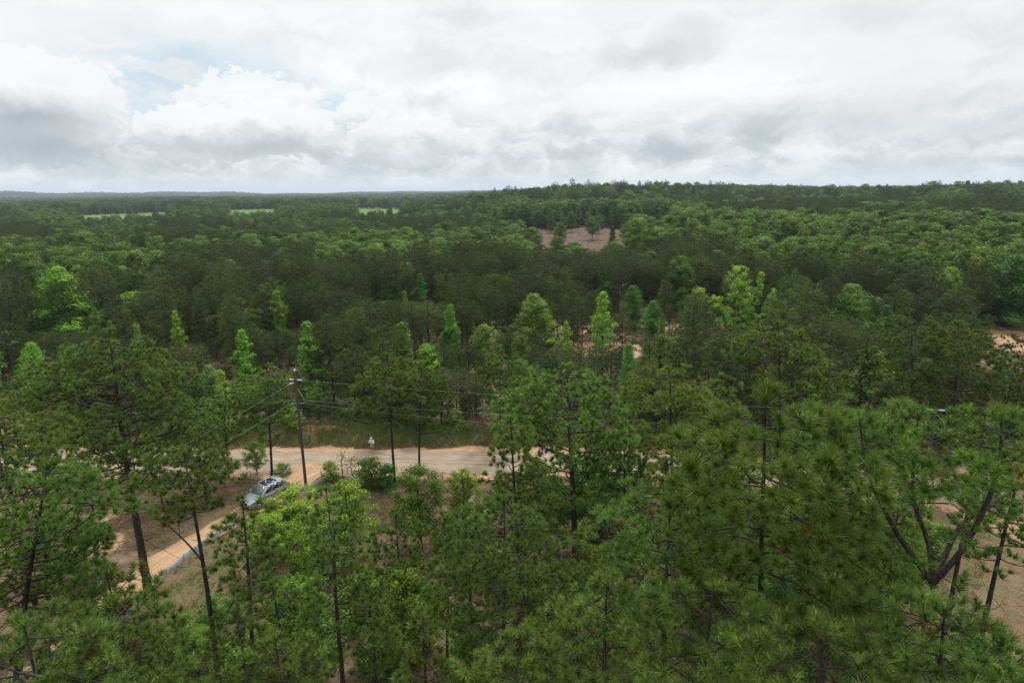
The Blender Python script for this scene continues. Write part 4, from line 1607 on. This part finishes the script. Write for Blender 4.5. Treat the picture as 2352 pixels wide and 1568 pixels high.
def undergrowth():
    """low leafy plants on the forest floor beyond the road"""
    n = 9000
    D = np.r_[RNG.uniform(66, 150, 5400), RNG.uniform(66, 96, n - 5400)]
    a = np.radians(RNG.uniform(-46, 46, n))
    x, Y = D * np.sin(a), D * np.cos(a)
    t = Y - road_y(x)
    s, b, g = ground_masks(x, Y)
    keep = (t > 6.2) & ((s < .35) | (RNG.random(n) < .08)) & ((np.sin(x * .2) * np.sin(Y * .17) + RNG.normal(0, .5, n) > -.1) | (D > 125))
    x, Y = x[keep], Y[keep]
    n = len(x)
    k = 34
    sz = RNG.uniform(.4, 1.2, n)
    c = np.stack([x, Y, gz(x, Y)], 1)
    g_ = RNG.normal(size=(n, k, 3))
    g_ /= np.linalg.norm(g_, axis=2, keepdims=True)
    g_ *= RNG.random((n, k, 1)) ** .5
    g_[..., 2] = np.abs(g_[..., 2])
    P = c[:, None] + g_ * sz[:, None, None] * np.array([1.1, 1.1, 1.3])
    nr = g_ + np.array([0, 0, .8])
    tn = np.repeat(RNG.uniform(0, .7, n), k) + RNG.uniform(0, .3, n * k)
    o = add_obj('undergrowth', mk_mesh('undergrowth', [leaf_mesh(P.reshape(-1, 3), nr.reshape(-1, 3), .26, RNG, tn)], [M_leaf]))
    o.color = (.8, .85, .75, 1)
    tag(o, 'low leafy undergrowth on the floor of the pine stand', 'undergrowth', kind='stuff')


undergrowth()


def litter_twigs():
    """fallen branches and cut wood lying in the far clearing and among the pines"""
    n = 700
    D = np.r_[RNG.uniform(262, 415, n), RNG.uniform(30, 56, 260)]
    a = np.radians(np.r_[RNG.uniform(-.5, 13.5, n), RNG.uniform(-38, 40, 260)])
    x, Y = D * np.sin(a), D * np.cos(a)
    L = np.r_[RNG.uniform(.6, 2.6, n), RNG.uniform(.5, 1.6, 260)]
    r = np.r_[RNG.uniform(.04, .11, n), RNG.uniform(.012, .03, 260)]
    th = RNG.uniform(0, PI, len(x))
    z = gz(x, Y) + r
    d = np.stack([np.cos(th), np.sin(th), RNG.uniform(0, .18, len(x))], 1)
    P = np.stack([np.stack([x, Y, z], 1), np.stack([x, Y, z], 1) + d * L[:, None]], 1)
    V, Q = tubes(P, np.stack([r, r * .7], 1), 5)
    o = add_obj('fallen_branches', mk_mesh('fallen_branches', [(V, Q, 0)], [M_bark_h]))
    tag(o, 'fallen branches and cut wood strewn over bare ground', 'branches', kind='stuff')


litter_twigs()

# ------------------------------------------------------------------ utility poles and wires
M_pole = bark_mat('weathered_pole', (0.055, 0.042, 0.031), (0.135, 0.108, 0.083), 14, .8)
M_steel = simple('galvanised_steel', (0.42, 0.44, 0.45), .4, .5, .7)
M_porc = simple('grey_porcelain', (0.55, 0.57, 0.58), .25, .5)
M_wire = simple('aluminium_wire', (0.30, 0.31, 0.32), .6, .3, .1)
M_black = simple('black_cable', (0.02, 0.02, 0.022), .5, .4)
M_yellow = simple('yellow_guy_guard', (0.62, 0.42, 0.03), .5, .4)


def tube_obj(name, pts, rad, mat, parent=None, sides=8):
    pts = np.array(pts, float)
    rr = np.full(len(pts), rad) if np.isscalar(rad) else np.array(rad, float)
    V, Q = tubes(pts, rr, sides)
    return add_obj(name, mk_mesh(name, [(V, Q, 0)], [mat], smooth=True), parent)


def insulator_parts(p, d, n=5, r=.075, gap=.085):
    """string of porcelain discs from p along d"""
    parts = []
    d = np.array(d, float)
    d /= np.linalg.norm(d)
    prof = []
    rad = []
    for k in range(n):
        b = .12 + k * gap
        prof += [b, b + .02, b + .05, b + gap - .005]
        rad += [.03, r, r * .7, .03]
    P = np.array(p)[None, :] + np.array(prof)[:, None] * d[None, :]
    V, Q = tubes(P, np.array(rad), 10)
    parts.append((V, Q, 0))
    rod = np.array([p, np.array(p) + d * (.12 + n * gap + .1)])
    V, Q = tubes(rod, np.array([.014, .014]), 6)
    parts.append((V, Q, 1))
    return parts


pb = on_ground(703, 1118)
ptop = at_y(677, 856, pb.y)
PH = ptop.z + .1
LX = ptop.x - pb.x


def pole_at(h):
    return np.array([LX * h / PH, 0, h])


pole = thing('utility_pole', 'weathered wooden utility pole with insulators beside the driveway', 'utility pole', (pb.x, pb.y, 0))
hs_ = np.linspace(-.3, PH, 14)
tube_obj('post', [pole_at(h) for h in hs_], np.linspace(.155, .105, 14), M_pole, pole, 12)
p2 = at_y(2150, 938, 47)
dR = np.array([p2.x - pb.x, p2.y - pb.y, -.3])
dR /= np.linalg.norm(dR)
dL = np.array([-1.0, .28, 0])
dL /= np.linalg.norm(dL)
dD = np.array([-.62, -.72, -.12])
dD /= np.linalg.norm(dD)
hp, hn, hg = PH - .75, PH - 2.7, PH - 3.6
for (h, d) in ((hp, dR), (hp, dL), (hp - .2, dD)):
    add_obj('insulator', mk_mesh('insulator', insulator_parts(pole_at(h) + d * .1, d), [M_porc, M_steel], smooth=True), pole)
# pin insulator on top and jumper loop
V, Q = tubes(np.array([pole_at(PH), pole_at(PH) + [0, 0, .1], pole_at(PH) + [0, 0, .16], pole_at(PH) + [0, 0, .24], pole_at(PH) + [0, 0, .3]]), np.array([.03, .05, .11, .1, .03]), 10)
add_obj('insulator', mk_mesh('insulator', [(V, Q, 0)], [M_porc], smooth=True), pole)
jl = []
for k in range(15):
    t = k / 14
    q = pole_at(hp) + dL * .75 * (1 - t) + dR * .75 * t
    q[2] += 1.05 * math.sin(PI * t) ** .8
    jl.append(q)
tube_obj('jumper_wire', jl, .012, M_wire, pole, 5)
for h, ln in ((hg + .55, .65), (hg - .1, .4), (hg - 1.9, .35)):
    q = pole_at(h)
    tube_obj('bracket', [q + [-ln, 0, 0], q + [ln, 0, 0]], .018, M_steel, pole, 6)
tube_obj('brace', [pole_at(hp - .8) + [.1, 0, 0], pole_at(hg + .55) + [.8, 0, 0]], .022, M_steel, pole, 6)
# coiled cable bracket
coil = []
for k in range(33):
    a = k / 32 * 2 * PI
    coil.append(pole_at(PH - 6.6) + np.array([.35 + .52 * math.copysign(abs(math.cos(a)) ** .6, math.cos(a)), -.22, .48 * math.copysign(abs(math.sin(a)) ** .6, math.sin(a))]))
tube_obj('cable_coil', coil, .045, M_black, pole, 6)

pole2 = thing('utility_pole', 'second utility pole half hidden by the forked pine at right', 'utility pole', (p2.x, 47, gzf(p2.x, 47)))
H2 = p2.z + .2
tube_obj('post', [(0, 0, h) for h in np.linspace(-.3, H2, 10)], np.linspace(.18, .12, 10), M_pole, pole2, 12)
for h, d in ((H2 - .3, -dR), (H2 - .3, dR)):
    add_obj('insulator', mk_mesh('insulator', insulator_parts(np.array([0, 0, h]) + d * .1, d), [M_porc, M_steel], smooth=True), pole2)
tube_obj('bracket', [(-.6, 0, H2 - 2.2), (.6, 0, H2 - 2.2)], .03, M_steel, pole2, 6)


def wire(label, a, b, sag, r=.0075, mat=None):
    a, b = np.array(a, float), np.array(b, float)
    P = []
    for k in range(25):
        t = k / 24
        q = a * (1 - t) + b * t
        q[2] -= sag * 4 * t * (1 - t)
        P.append(q)
    o = tube_obj('power_line', P, r, mat or M_wire, None, 5)
    tag(o, label, 'power line', 'power lines')
    return o


PB = np.array([pb.x, pb.y, 0])
A_ = PB + pole_at(hp) + dR * .65
wire('upper wire from the utility pole to the second pole', A_, (p2.x, 47, p2.z - .15), .55)
wire('neutral wire below the upper wire, right of the utility pole', PB + pole_at(hn), (p2.x, 47, p2.z - 1.9), .5)
wire('thin lowest wire sloping right from the utility pole', PB + pole_at(hg + .5) + [.8, 0, 0], (p2.x, 47, p2.z - 3.6), .6, .008)
Lend = at_y(-60, 912, 68)
wire('upper wire from the utility pole to the left edge', PB + pole_at(hp) + dL * .65, Lend, .35)
Lend2 = at_y(-60, 962, 68)
wire('neutral wire below the upper wire, left of the utility pole', PB + pole_at(hn), Lend2, .35)
dn = at_y(395, 1035, 40)
d1 = PB + pole_at(hp - .2) + dD * .65
e1 = d1 + (np.array(at_y(440, 1005, 47)) - d1) * 1.9
wire('upper wire sloping down to the lower left from the utility pole', d1, e1, .25)
d2 = PB + pole_at(hn)
e2 = d2 + (np.array(at_y(455, 1045, 47)) - d2) * 1.9
wire('lower wire sloping down to the lower left from the utility pole', d2, e2, .25)
# guy wires with a yellow guard
gA = on_ground(772, 1102)
tube = tube_obj('guy_wire', [PB + pole_at(hg), (gA.x, gA.y, .05)], .010, M_steel, None, 5)
tag(tube, 'guy wire with a yellow guard right of the utility pole', 'guy wire')
q1 = np.array([gA.x, gA.y, .05])
q0 = PB + pole_at(hg)
tube_obj('guard', [q1 + (q0 - q1) * .01, q1 + (q0 - q1) * .2], .045, M_yellow, tube, 8)
gB = on_ground(2400, 1262)
tube = tube_obj('guy_wire', [(p2.x, 47, H2 - .5), (gB.x, gB.y, .05)], .014, M_steel, None, 5)
tag(tube, 'pale guy wire coming down over the sand at the right edge', 'guy wire')

# ------------------------------------------------------------------ silt fence, gate
M_silt = simple('grey_silt_fabric', (0.42, 0.46, 0.47), .8, .2, var=.2, scale=3, bump=.3)
M_stake = simple('grey_stake', (0.25, 0.22, 0.18), .8, .2)


def silt_fence(label, px, h=.62):
    P0 = on_ground(*px[0])
    root = thing('silt_fence', label, 'fence', (P0.x, P0.y, 0))
    pts = np.array([list(on_ground(*q)) for q in px]) - np.array([P0.x, P0.y, 0])
    seg = np.r_[0, np.cumsum(np.linalg.norm(np.diff(pts, axis=0), axis=1))]
    s = np.arange(0, seg[-1] + .01, .3)
    x, y = np.interp(s, seg, pts[:, 0]), np.interp(s, seg, pts[:, 1])
    x = x + .05 * np.sin(s * 2.1)
    rows = []
    for f, off in ((0, .012), (.5, .03), (1, .012), (1, -.012), (.5, .006), (0, -.012)):
        zz = h * f * (1 - .10 * np.sin(s / 2.0 * PI) ** 2 * f)
        rows.append(np.stack([x + off, y, zz], 1))
    V = np.stack(rows, 1)
    n = len(s)
    i = np.arange(n - 1)[:, None] * 6
    c = np.arange(6)[None, :]
    Q = np.stack([i + c, i + (c + 1) % 6, i + 6 + (c + 1) % 6, i + 6 + c], -1).reshape(-1, 4)
    add_obj('fabric', mk_mesh('fabric', [(V.reshape(-1, 3), Q, 0)], [M_silt], smooth=False), root)
    for k in np.arange(0, seg[-1], 2.0):
        xx, yy = np.interp(k, seg, pts[:, 0]), np.interp(k, seg, pts[:, 1])
        tube_obj('stake', [(xx + .05, yy - .02, -.1), (xx + .05, yy - .02, h + .1)], .022, M_stake, root, 5)
    return root


silt_fence('low grey silt fence along the right side of the driveway', [(548, 1200), (500, 1230), (468, 1252), (440, 1272), (410, 1297), (378, 1325), (345, 1358), (318, 1385), (292, 1412), (268, 1440)], .5)
silt_fence('low silt fence running right from behind the utility pole', [(690, 1126), (730, 1110), (765, 1097), (830, 1100), (900, 1106)], .35)


def rail_gate(label, a, b, h, name='metal_gate', rails=(1.0, .08), wires=True):
    a, b = np.array(a), np.array(b)
    root = thing(name, label, 'gate', tuple(a))
    d = b - a
    L = np.linalg.norm(d)
    for q in (np.zeros(3), d):
        tube_obj('post', [q + [0, 0, -.2], q + [0, 0, h + .12]], .045, M_steel, root, 8)
    for f in rails:
        tube_obj('rail', [np.array([0, 0, h * f]), d + [0, 0, h * f]], .026, M_steel, root, 6)
    if wires:
        P, rr = [], []
        n = int(L / .16)
        for k in range(1, n):
            q = d * k / n
            P.append([q + [0, 0, .08 * h], q + [0, 0, h]])
            rr.append([.005, .005])
        for k in range(1, 7):
            P.append([np.array([0, 0, h * k / 7]), d + [0, 0, h * k / 7]])
            rr.append([.005, .005])
        V, Q = tubes(np.array(P), np.array(rr), 4)
        add_obj('wire_panel', mk_mesh('wire_panel', [(V, Q, 0)], [M_steel]), root)
    return root


ga, gb = on_ground(577, 1107), on_ground(622, 1108)
rail_gate('open metal gate leaf with posts behind the silver car', (ga.x, ga.y, 0), (gb.x, gb.y, 0), 1.15)
ga, gb = on_ground(683, 1128), on_ground(739, 1102)
rail_gate('open metal gate leaf along the driveway at the utility pole', (ga.x, ga.y, 0), (gb.x, gb.y, 0), .95)

# ------------------------------------------------------------------ the silver car
M_paint = simple('silver_paint', (0.36, 0.39, 0.42), .3, .6, .55, var=.04, scale=2)
M_glass = simple('tinted_glass', (0.018, 0.022, 0.026), .06, .6, var=.05)
M_wind = simple('windscreen_glass', (0.10, 0.13, 0.14), .05, .7, var=.05)
M_plast = simple('dark_plastic', (0.025, 0.025, 0.027), .6, .3)
M_tyre = simple('tyre_rubber', (0.022, 0.022, 0.022), .85, .2)
M_rim = simple('alloy_rim', (0.45, 0.46, 0.47), .3, .5, .8)
M_lamp = simple('headlamp_lens', (0.75, 0.78, 0.8), .1, .6)
M_red = simple('red_lens', (0.50, 0.02, 0.01), .15, .6)
M_amber = simple('amber_lens', (0.7, 0.25, 0.03), .2, .5)


def bm_obj(name, bm, mat, parent, bevel=0.0, smooth=True, sub=0):
    me = bpy.data.meshes.new(name)
    bmesh.ops.recalc_face_normals(bm, faces=bm.faces)
    bm.to_mesh(me)
    bm.free()
    me.materials.append(mat)
    for pl in me.polygons:
        pl.use_smooth = smooth
    o = add_obj(name, me, parent)
    if bevel:
        b = o.modifiers.new('bevel', 'BEVEL')
        b.width = bevel
        b.segments = 2
        b.limit_method = 'ANGLE'
        b.angle_limit = R_(25)
    if sub:
        s = o.modifiers.new('sub', 'SUBSURF')
        s.levels = sub
        s.render_levels = sub
    return o


def loft(rings, caps=True):
    bm = bmesh.new()
    vr = [[bm.verts.new(p) for p in r] for r in rings]
    for a, b in zip(vr[:-1], vr[1:]):
        for k in range(len(a)):
            k2 = (k + 1) % len(a)
            bm.faces.new([a[k], a[k2], b[k2], b[k]])
    if caps:
        bm.faces.new(vr[0][::-1])
        bm.faces.new(vr[-1])
    return bm


def panel(c, u0, u1, v0, v1, th=.012, cut=(0, 0, 0, 0)):
    """thin slab laid on the quad c (4 corners: bl, br, tr, tl), u along bl-br, v upward; cut trims corners along u"""
    c = [np.array(p, float) for p in c]

    def at(u, v):
        return (c[0] * (1 - u) + c[1] * u) * (1 - v) + (c[3] * (1 - u) + c[2] * u) * v
    n = np.cross(c[1] - c[0], c[3] - c[0])
    n /= np.linalg.norm(n)
    q = [at(u0 + cut[0], v0), at(u1 - cut[1], v0), at(u1 - cut[2], v1), at(u0 + cut[3], v1)]
    bm = bmesh.new()
    lo = [bm.verts.new(p - n * .01) for p in q]
    hi = [bm.verts.new(p + n * th) for p in q]
    bm.faces.new(hi)
    bm.faces.new(lo[::-1])
    for k in range(4):
        bm.faces.new([lo[k], lo[(k + 1) % 4], hi[(k + 1) % 4], hi[k]])
    return bm


fr = on_ground(566, 1172)
re = on_ground(652, 1128)
cdir = Vector((re.x - fr.x, re.y - fr.y, 0)).normalized() * -1
cmid = (fr + re) / 2
car = thing('car', 'silver sport utility car on the driveway, half hidden by leaves', 'car', (cmid.x, cmid.y, .06), math.atan2(cdir.y, cdir.x))
# lower body, x forward
st = [(2.28, .42, .72, .70), (2.22, .36, .86, .80), (1.95, .30, .95, .88), (1.45, .28, 1.02, .92), (.95, .28, 1.07, .93), (0, .28, 1.07, .94), (-1.2, .28, 1.08, .94), (-1.9, .30, 1.10, .92), (-2.22, .36, 1.08, .86), (-2.30, .45, .95, .78)]
rings = []
for (x, z0, z1, w) in st:
    zs = z0 + (z1 - z0) * .55
    rings.append([(x, -w * .93, z0), (x, -w, z0 + (zs - z0) * .4), (x, -w, zs), (x, -w * .93, z1 - .05), (x, -w * .80, z1), (x, w * .80, z1), (x, w * .93, z1 - .05), (x, w, zs), (x, w, z0 + (zs - z0) * .4), (x, w * .93, z0)])
bm_obj('body', loft(rings), M_paint, car, bevel=.03)
# cabin
A0, A1, B0, B1 = 1.02, -2.18, .22, -1.72
zb, zt, wb, wt = 1.04, 1.66, .86, .64
bmc = bmesh.new()
lo = [bmc.verts.new(p) for p in ((A0, -wb, zb), (A1, -wb, zb), (A1, wb, zb), (A0, wb, zb))]
hi = [bmc.verts.new(p) for p in ((B0, -wt, zt - .02), (B1, -wt, zt), (B1, wt, zt), (B0, wt, zt - .02))]
mdl = [bmc.verts.new(p) for p in ((B0 - .75, -wt, zt + .05), (B0 - .75, wt, zt + .05))]
bmc.faces.new(lo[::-1])
bmc.faces.new([hi[0], mdl[0], mdl[1], hi[3]])
bmc.faces.new([mdl[0], hi[1], hi[2], mdl[1]])
bmc.faces.new([lo[0], lo[1], hi[1], mdl[0], hi[0]])
bmc.faces.new([lo[3], hi[3], mdl[1], hi[2], lo[2]])
bmc.faces.new([lo[0], hi[0], hi[3], lo[3]])
bmc.faces.new([lo[1], lo[2], hi[2], hi[1]])
bm_obj('cabin', bmc, M_paint, car, bevel=.05)
L_ = [(A1, wb, zb), (A0, wb, zb), (B0, wt, zt), (B1, wt, zt)]
Lq = [L_[1], L_[0], L_[3], L_[2]]     # left side seen from outside: bl = front? keep winding outward
Rq = [(A1, -wb, zb), (A0, -wb, zb), (B0, -wt, zt), (B1, -wt, zt)]
for q, nm in ((Lq, 'left'), (Rq, 'right')):
    for (u0, u1, cut) in ((.06, .34, (0, .0, .0, .10)), (.37, .64, (0, 0, 0, 0)), (.67, .93, (0, .0, .12, 0))):
        if nm == 'right':
            u0, u1 = 1 - u1, 1 - u0
            cut = (0, 0, cut[3], cut[2])
        bm_obj('window', panel(q, u0, u1, .12, .88, cut=cut), M_glass, car)
Fq = [(A0, wb, zb), (A0, -wb, zb), (B0, -wt, zt), (B0, wt, zt)]
Fq = [Fq[1], Fq[0], Fq[3], Fq[2]]
bm_obj('windscreen', panel(Fq, .06, .94, .06, .93, th=.016), M_wind, car)
Bq = [(A1, wb, zb), (A1, -wb, zb), (B1, -wt, zt), (B1, wt, zt)]
bm_obj('rear_window', panel(Bq, .1, .9, .3, .92, th=.016), M_glass, car)
bm_obj('sunroof', panel([(B0 - .1, -.5, zt + .012), (B0 - .1, .5, zt + .012), (B0 - .72, .5, zt + .062), (B0 - .72, -.5, zt + .062)], 0, 1, 0, 1, th=.012), M_glass, car)
bm_obj('sunroof', panel([(B0 - .80, -.5, zt + .052), (B0 - .80, .5, zt + .052), (B0 - 1.35, .5, zt + .028), (B0 - 1.35, -.5, zt + .028)], 0, 1, 0, 1, th=.012), M_glass, car)
for sy in (-1, 1):
    tube_obj('roof_rail', [(B0 - .1, sy * .60, zt + .02), (B0 - .25, sy * .6, zt + .09), (B1 + .2, sy * .6, zt + .07), (B1 + .05, sy * .6, zt)], .02, M_steel, car, 6)
    # mirrors
    rr_ = [[(x, sy * (y), z) for (y, z) in ((.90, 1.04), (1.10, 1.05), (1.12, 1.14), (1.09, 1.20), (.95, 1.19))] for x in (.62, .70, .78)]
    rr_[0] = [(a, b * .99, c) for a, b, c in rr_[0]]
    bm_obj('mirror', loft(rr_), M_paint, car, bevel=.02)
    # lamps
    bm_obj('headlight', loft([[(2.20, sy * .50, .72), (2.20, sy * .78, .76), (2.16, sy * .79, .86), (2.20, sy * .52, .84)], [(2.285, sy * .50, .72), (2.25, sy * .78, .76), (2.20, sy * .79, .86), (2.27, sy * .52, .84)]]), M_lamp, car)
    bm_obj('taillight', loft([[(-2.12, sy * .66, .86), (-2.06, sy * .905, .88), (-2.08, sy * .89, 1.10), (-2.14, sy * .66, 1.10)], [(-2.325, sy * .64, .86), (-2.22, sy * .90, .88), (-2.22, sy * .88, 1.11), (-2.30, sy * .64, 1.11)]]), M_red, car)
    bm_obj('indicator', loft([[(2.2, sy * .80, .70), (2.2, sy * .83, .70), (2.18, sy * .83, .74), (2.18, sy * .80, .74)], [(2.26, sy * .76, .70), (2.22, sy * .83, .70), (2.2, sy * .83, .745), (2.24, sy * .76, .745)]]), M_amber, car)
bm_obj('grille', loft([[(2.2, -.45, .58), (2.2, .45, .58), (2.2, .42, .80), (2.2, -.42, .80)], [(2.30, -.42, .58), (2.30, .42, .58), (2.27, .40, .80), (2.27, -.40, .80)]]), M_plast, car)
bm_obj('bumper', loft([[(2.1, -.8, .28), (2.1, .8, .28), (2.1, .82, .5), (2.1, -.82, .5)], [(2.31, -.62, .30), (2.31, .62, .30), (2.315, .64, .48), (2.315, -.64, .48)]]), M_plast, car, bevel=.03)
for sx in (1.42, -1.38):
    for sy in (-1, 1):
        rr2 = []
        for (yy, r) in ((.70, .30), (.72, .34), (.90, .345), (.945, .31)):
            rr2.append([(sx + r * math.cos(a), sy * yy, .33 + r * math.sin(a)) for a in np.linspace(0, 2 * PI, 24, endpoint=False)])
        w = bm_obj('wheel', loft(rr2), M_tyre, car)
        rr3 = [[(sx + r * math.cos(a), sy * yy, .33 + r * math.sin(a)) for a in np.linspace(0, 2 * PI, 20, endpoint=False)] for (yy, r) in ((.93, .22), (.955, .215), (.945, .08))]
        bm_obj('rim', loft(rr3), M_rim, w)
        # dark arch
        ar = []
        for a in np.linspace(-.1, PI + .1, 16):
            ar.append((sx + .40 * math.cos(a), sy * .935, .33 + .40 * math.sin(a)))
        tube_obj('wheel_arch', ar, .035, M_plast, car, 6)

# ------------------------------------------------------------------ the person on the road
M_skin = simple('skin', (0.36, 0.20, 0.13), .55, .3, var=.08)
M_shirt = simple('white_shirt', (0.78, 0.79, 0.80), .85, .2, var=.05)
M_cap = simple('white_cap', (0.80, 0.80, 0.77), .8, .2, var=.03)
M_short = simple('khaki_cloth', (0.42, 0.30, 0.19), .85, .2)
M_shoe = simple('grey_shoe', (0.12, 0.12, 0.12), .7, .3)


def skin_obj(name, chains, mat, parent, sub=2):
    """chains: list of [(x,y,z,r),...]; equal points are shared"""
    vs, es, rad = [], [], []
    idx = {}

    def vid(p):
        k = tuple(round(c, 4) for c in p[:3])
        if k not in idx:
            idx[k] = len(vs)
            vs.append(p[:3])
            rad.append(p[3])
        return idx[k]
    for ch in chains:
        ii = [vid(p) for p in ch]
        es += list(zip(ii[:-1], ii[1:]))
    me = bpy.data.meshes.new(name)
    me.from_pydata(vs, es, [])
    me.materials.append(mat)
    o = add_obj(name, me, parent)
    md = o.modifiers.new('skin', 'SKIN')
    md.use_smooth_shade = True
    for v, r in zip(me.skin_vertices[0].data, rad):
        rx, ry = (r, r) if np.isscalar(r) else r
        v.radius = (rx, ry)
    me.skin_vertices[0].data[0].use_root = True
    s = o.modifiers.new('sub', 'SUBSURF')
    s.levels = sub
    s.render_levels = sub
    return o


pp = on_ground(855, 1036)
py = float(road_y(pp.x)) + 2.6
pp = Vector((at_y(855, 1036, py).x, py, .06))
# faces the camera (local -Y), turned a little; arms bent holding the forearms up in front of the chest
per = thing('person', 'person in white cap, white long sleeved shirt and khaki shorts at the roadside', 'person', pp, -.25)
hip = (0, 0, .95, (.15, .10))


def arm(s):
    sh = (s * .20, 0, 1.42, .065)
    el_ = (s * .30, -.06, 1.14, .045)
    wr = (s * .10, -.30, 1.24, .030)
    return sh, el_, wr


chains = [[hip, (0, .0, 1.15, (.13, .09)), (0, .0, 1.38, (.15, .09)), (0, .0, 1.47, .06), (0, -.015, 1.53, .052), (0, -.03, 1.60, .085), (0, -.025, 1.69, .092), (0, -.01, 1.755, .06)]]
chains.append([(0, -.03, 1.60, .085), (0, -.125, 1.615, .016)])     # nose
for s in (-1, 1):
    sh, e_, w_ = arm(s)
    chains.append([(0, .0, 1.38, (.15, .09)), sh, e_, w_])
    palm = (w_[0] - s * .035, w_[1] - .05, w_[2] + .02, .026)
    chains.append([w_, palm])
    for k, (fx, fl) in enumerate(((-.03, .055), (-.01, .065), (.01, .062), (.03, .05))):
        b = (palm[0] - s * .02, palm[1] - .035, palm[2] + fx, .0085)
        c1 = (palm[0] - s * .045, palm[1] - .035 - fl * .4, palm[2] + fx, .008)
        c2 = (palm[0] - s * .07, palm[1] - .02 - fl * .3, palm[2] + fx, .007)
        chains.append([palm, b, c1, c2])
    chains.append([w_, (w_[0] - s * .01, w_[1] - .03, w_[2] + .055, .010), (w_[0] - s * .03, w_[1] - .06, w_[2] + .075, .009)])
    chains.append([hip, (s * .10, 0, .90, .085), (s * .115, -.01, .50, .06), (s * .12, .02, .28, .055), (s * .125, .02, .09, .035), (s * .13, -.09, .035, .035)])
skin_obj('body', chains, M_skin, per)
sc_ = [[(0, 0, .90, (.165, .115)), (0, 0, 1.15, (.165, .115)), (0, 0, 1.36, (.175, .115)), (0, 0, 1.46, (.08, .08))]]
for s in (-1, 1):
    sh, e_, w_ = arm(s)
    sc_.append([(0, 0, 1.36, (.175, .115)), (sh[0], sh[1], sh[2], .082), (e_[0], e_[1], e_[2], .063), (w_[0] * 1.15, w_[1] * .9, w_[2], .045)])
skin_obj('shirt', sc_, M_shirt, per)
sh_ = [[(0, 0, .95, (.168, .118)), (0, 0, .88, (.165, .115))]]
for s in (-1, 1):
    sh_.append([(0, 0, .88, (.165, .115)), (s * .105, 0, .78, .10), (s * .115, -.005, .52, .092)])
skin_obj('shorts', sh_, M_short, per)
for s in (-1, 1):
    skin_obj('shoe', [[(s * .125, .05, .05, .045), (s * .13, -.06, .045, .045), (s * .135, -.15, .035, .035)]], M_shoe, per, 1)
bmh = bmesh.new()
bmesh.ops.create_uvsphere(bmh, u_segments=20, v_segments=12, radius=1)
for v in list(bmh.verts):
    if v.co.z < -.08:
        v.co.z = -.08
for v in bmh.verts:
    v.co = Vector((v.co.x * .102, v.co.y * .115 - .02, v.co.z * .10 + 1.685))
hat = bm_obj('cap', bmh, M_cap, per)
bmv = loft([[(x, y, 1.675 + dz) for (x, y) in ((-.09, -.08), (.09, -.08), (.075, -.20), (0, -.225), (-.075, -.20))] for dz in (0, .012)])
bm_obj('visor', bmv, M_cap, hat)

# ------------------------------------------------------------------ haze
m, o_ = new_mat('haze')
vp = X.nt.nodes.new('ShaderNodeVolumePrincipled')
vp.inputs['Color'].default_value = (0.66, 0.80, 0.97, 1)
vp.inputs['Density'].default_value = 8.5e-5
vp.inputs['Anisotropy'].default_value = 0.2
X.nt.links.new(vp.outputs[0], o_.inputs['Volume'])
bmh = bmesh.new()
bmesh.ops.create_cube(bmh, size=1.0)
for v in bmh.verts:
    v.co = Vector((v.co.x * 25000, v.co.y * 25000, (v.co.z + .5) * 100 - 20))
o = bm_obj('haze', bmh, m, None, smooth=False)
tag(o, 'thin bluish air over the woods', 'haze', kind='stuff')
bpy.context.view_layer.update()
print('objects', len(bpy.data.objects))
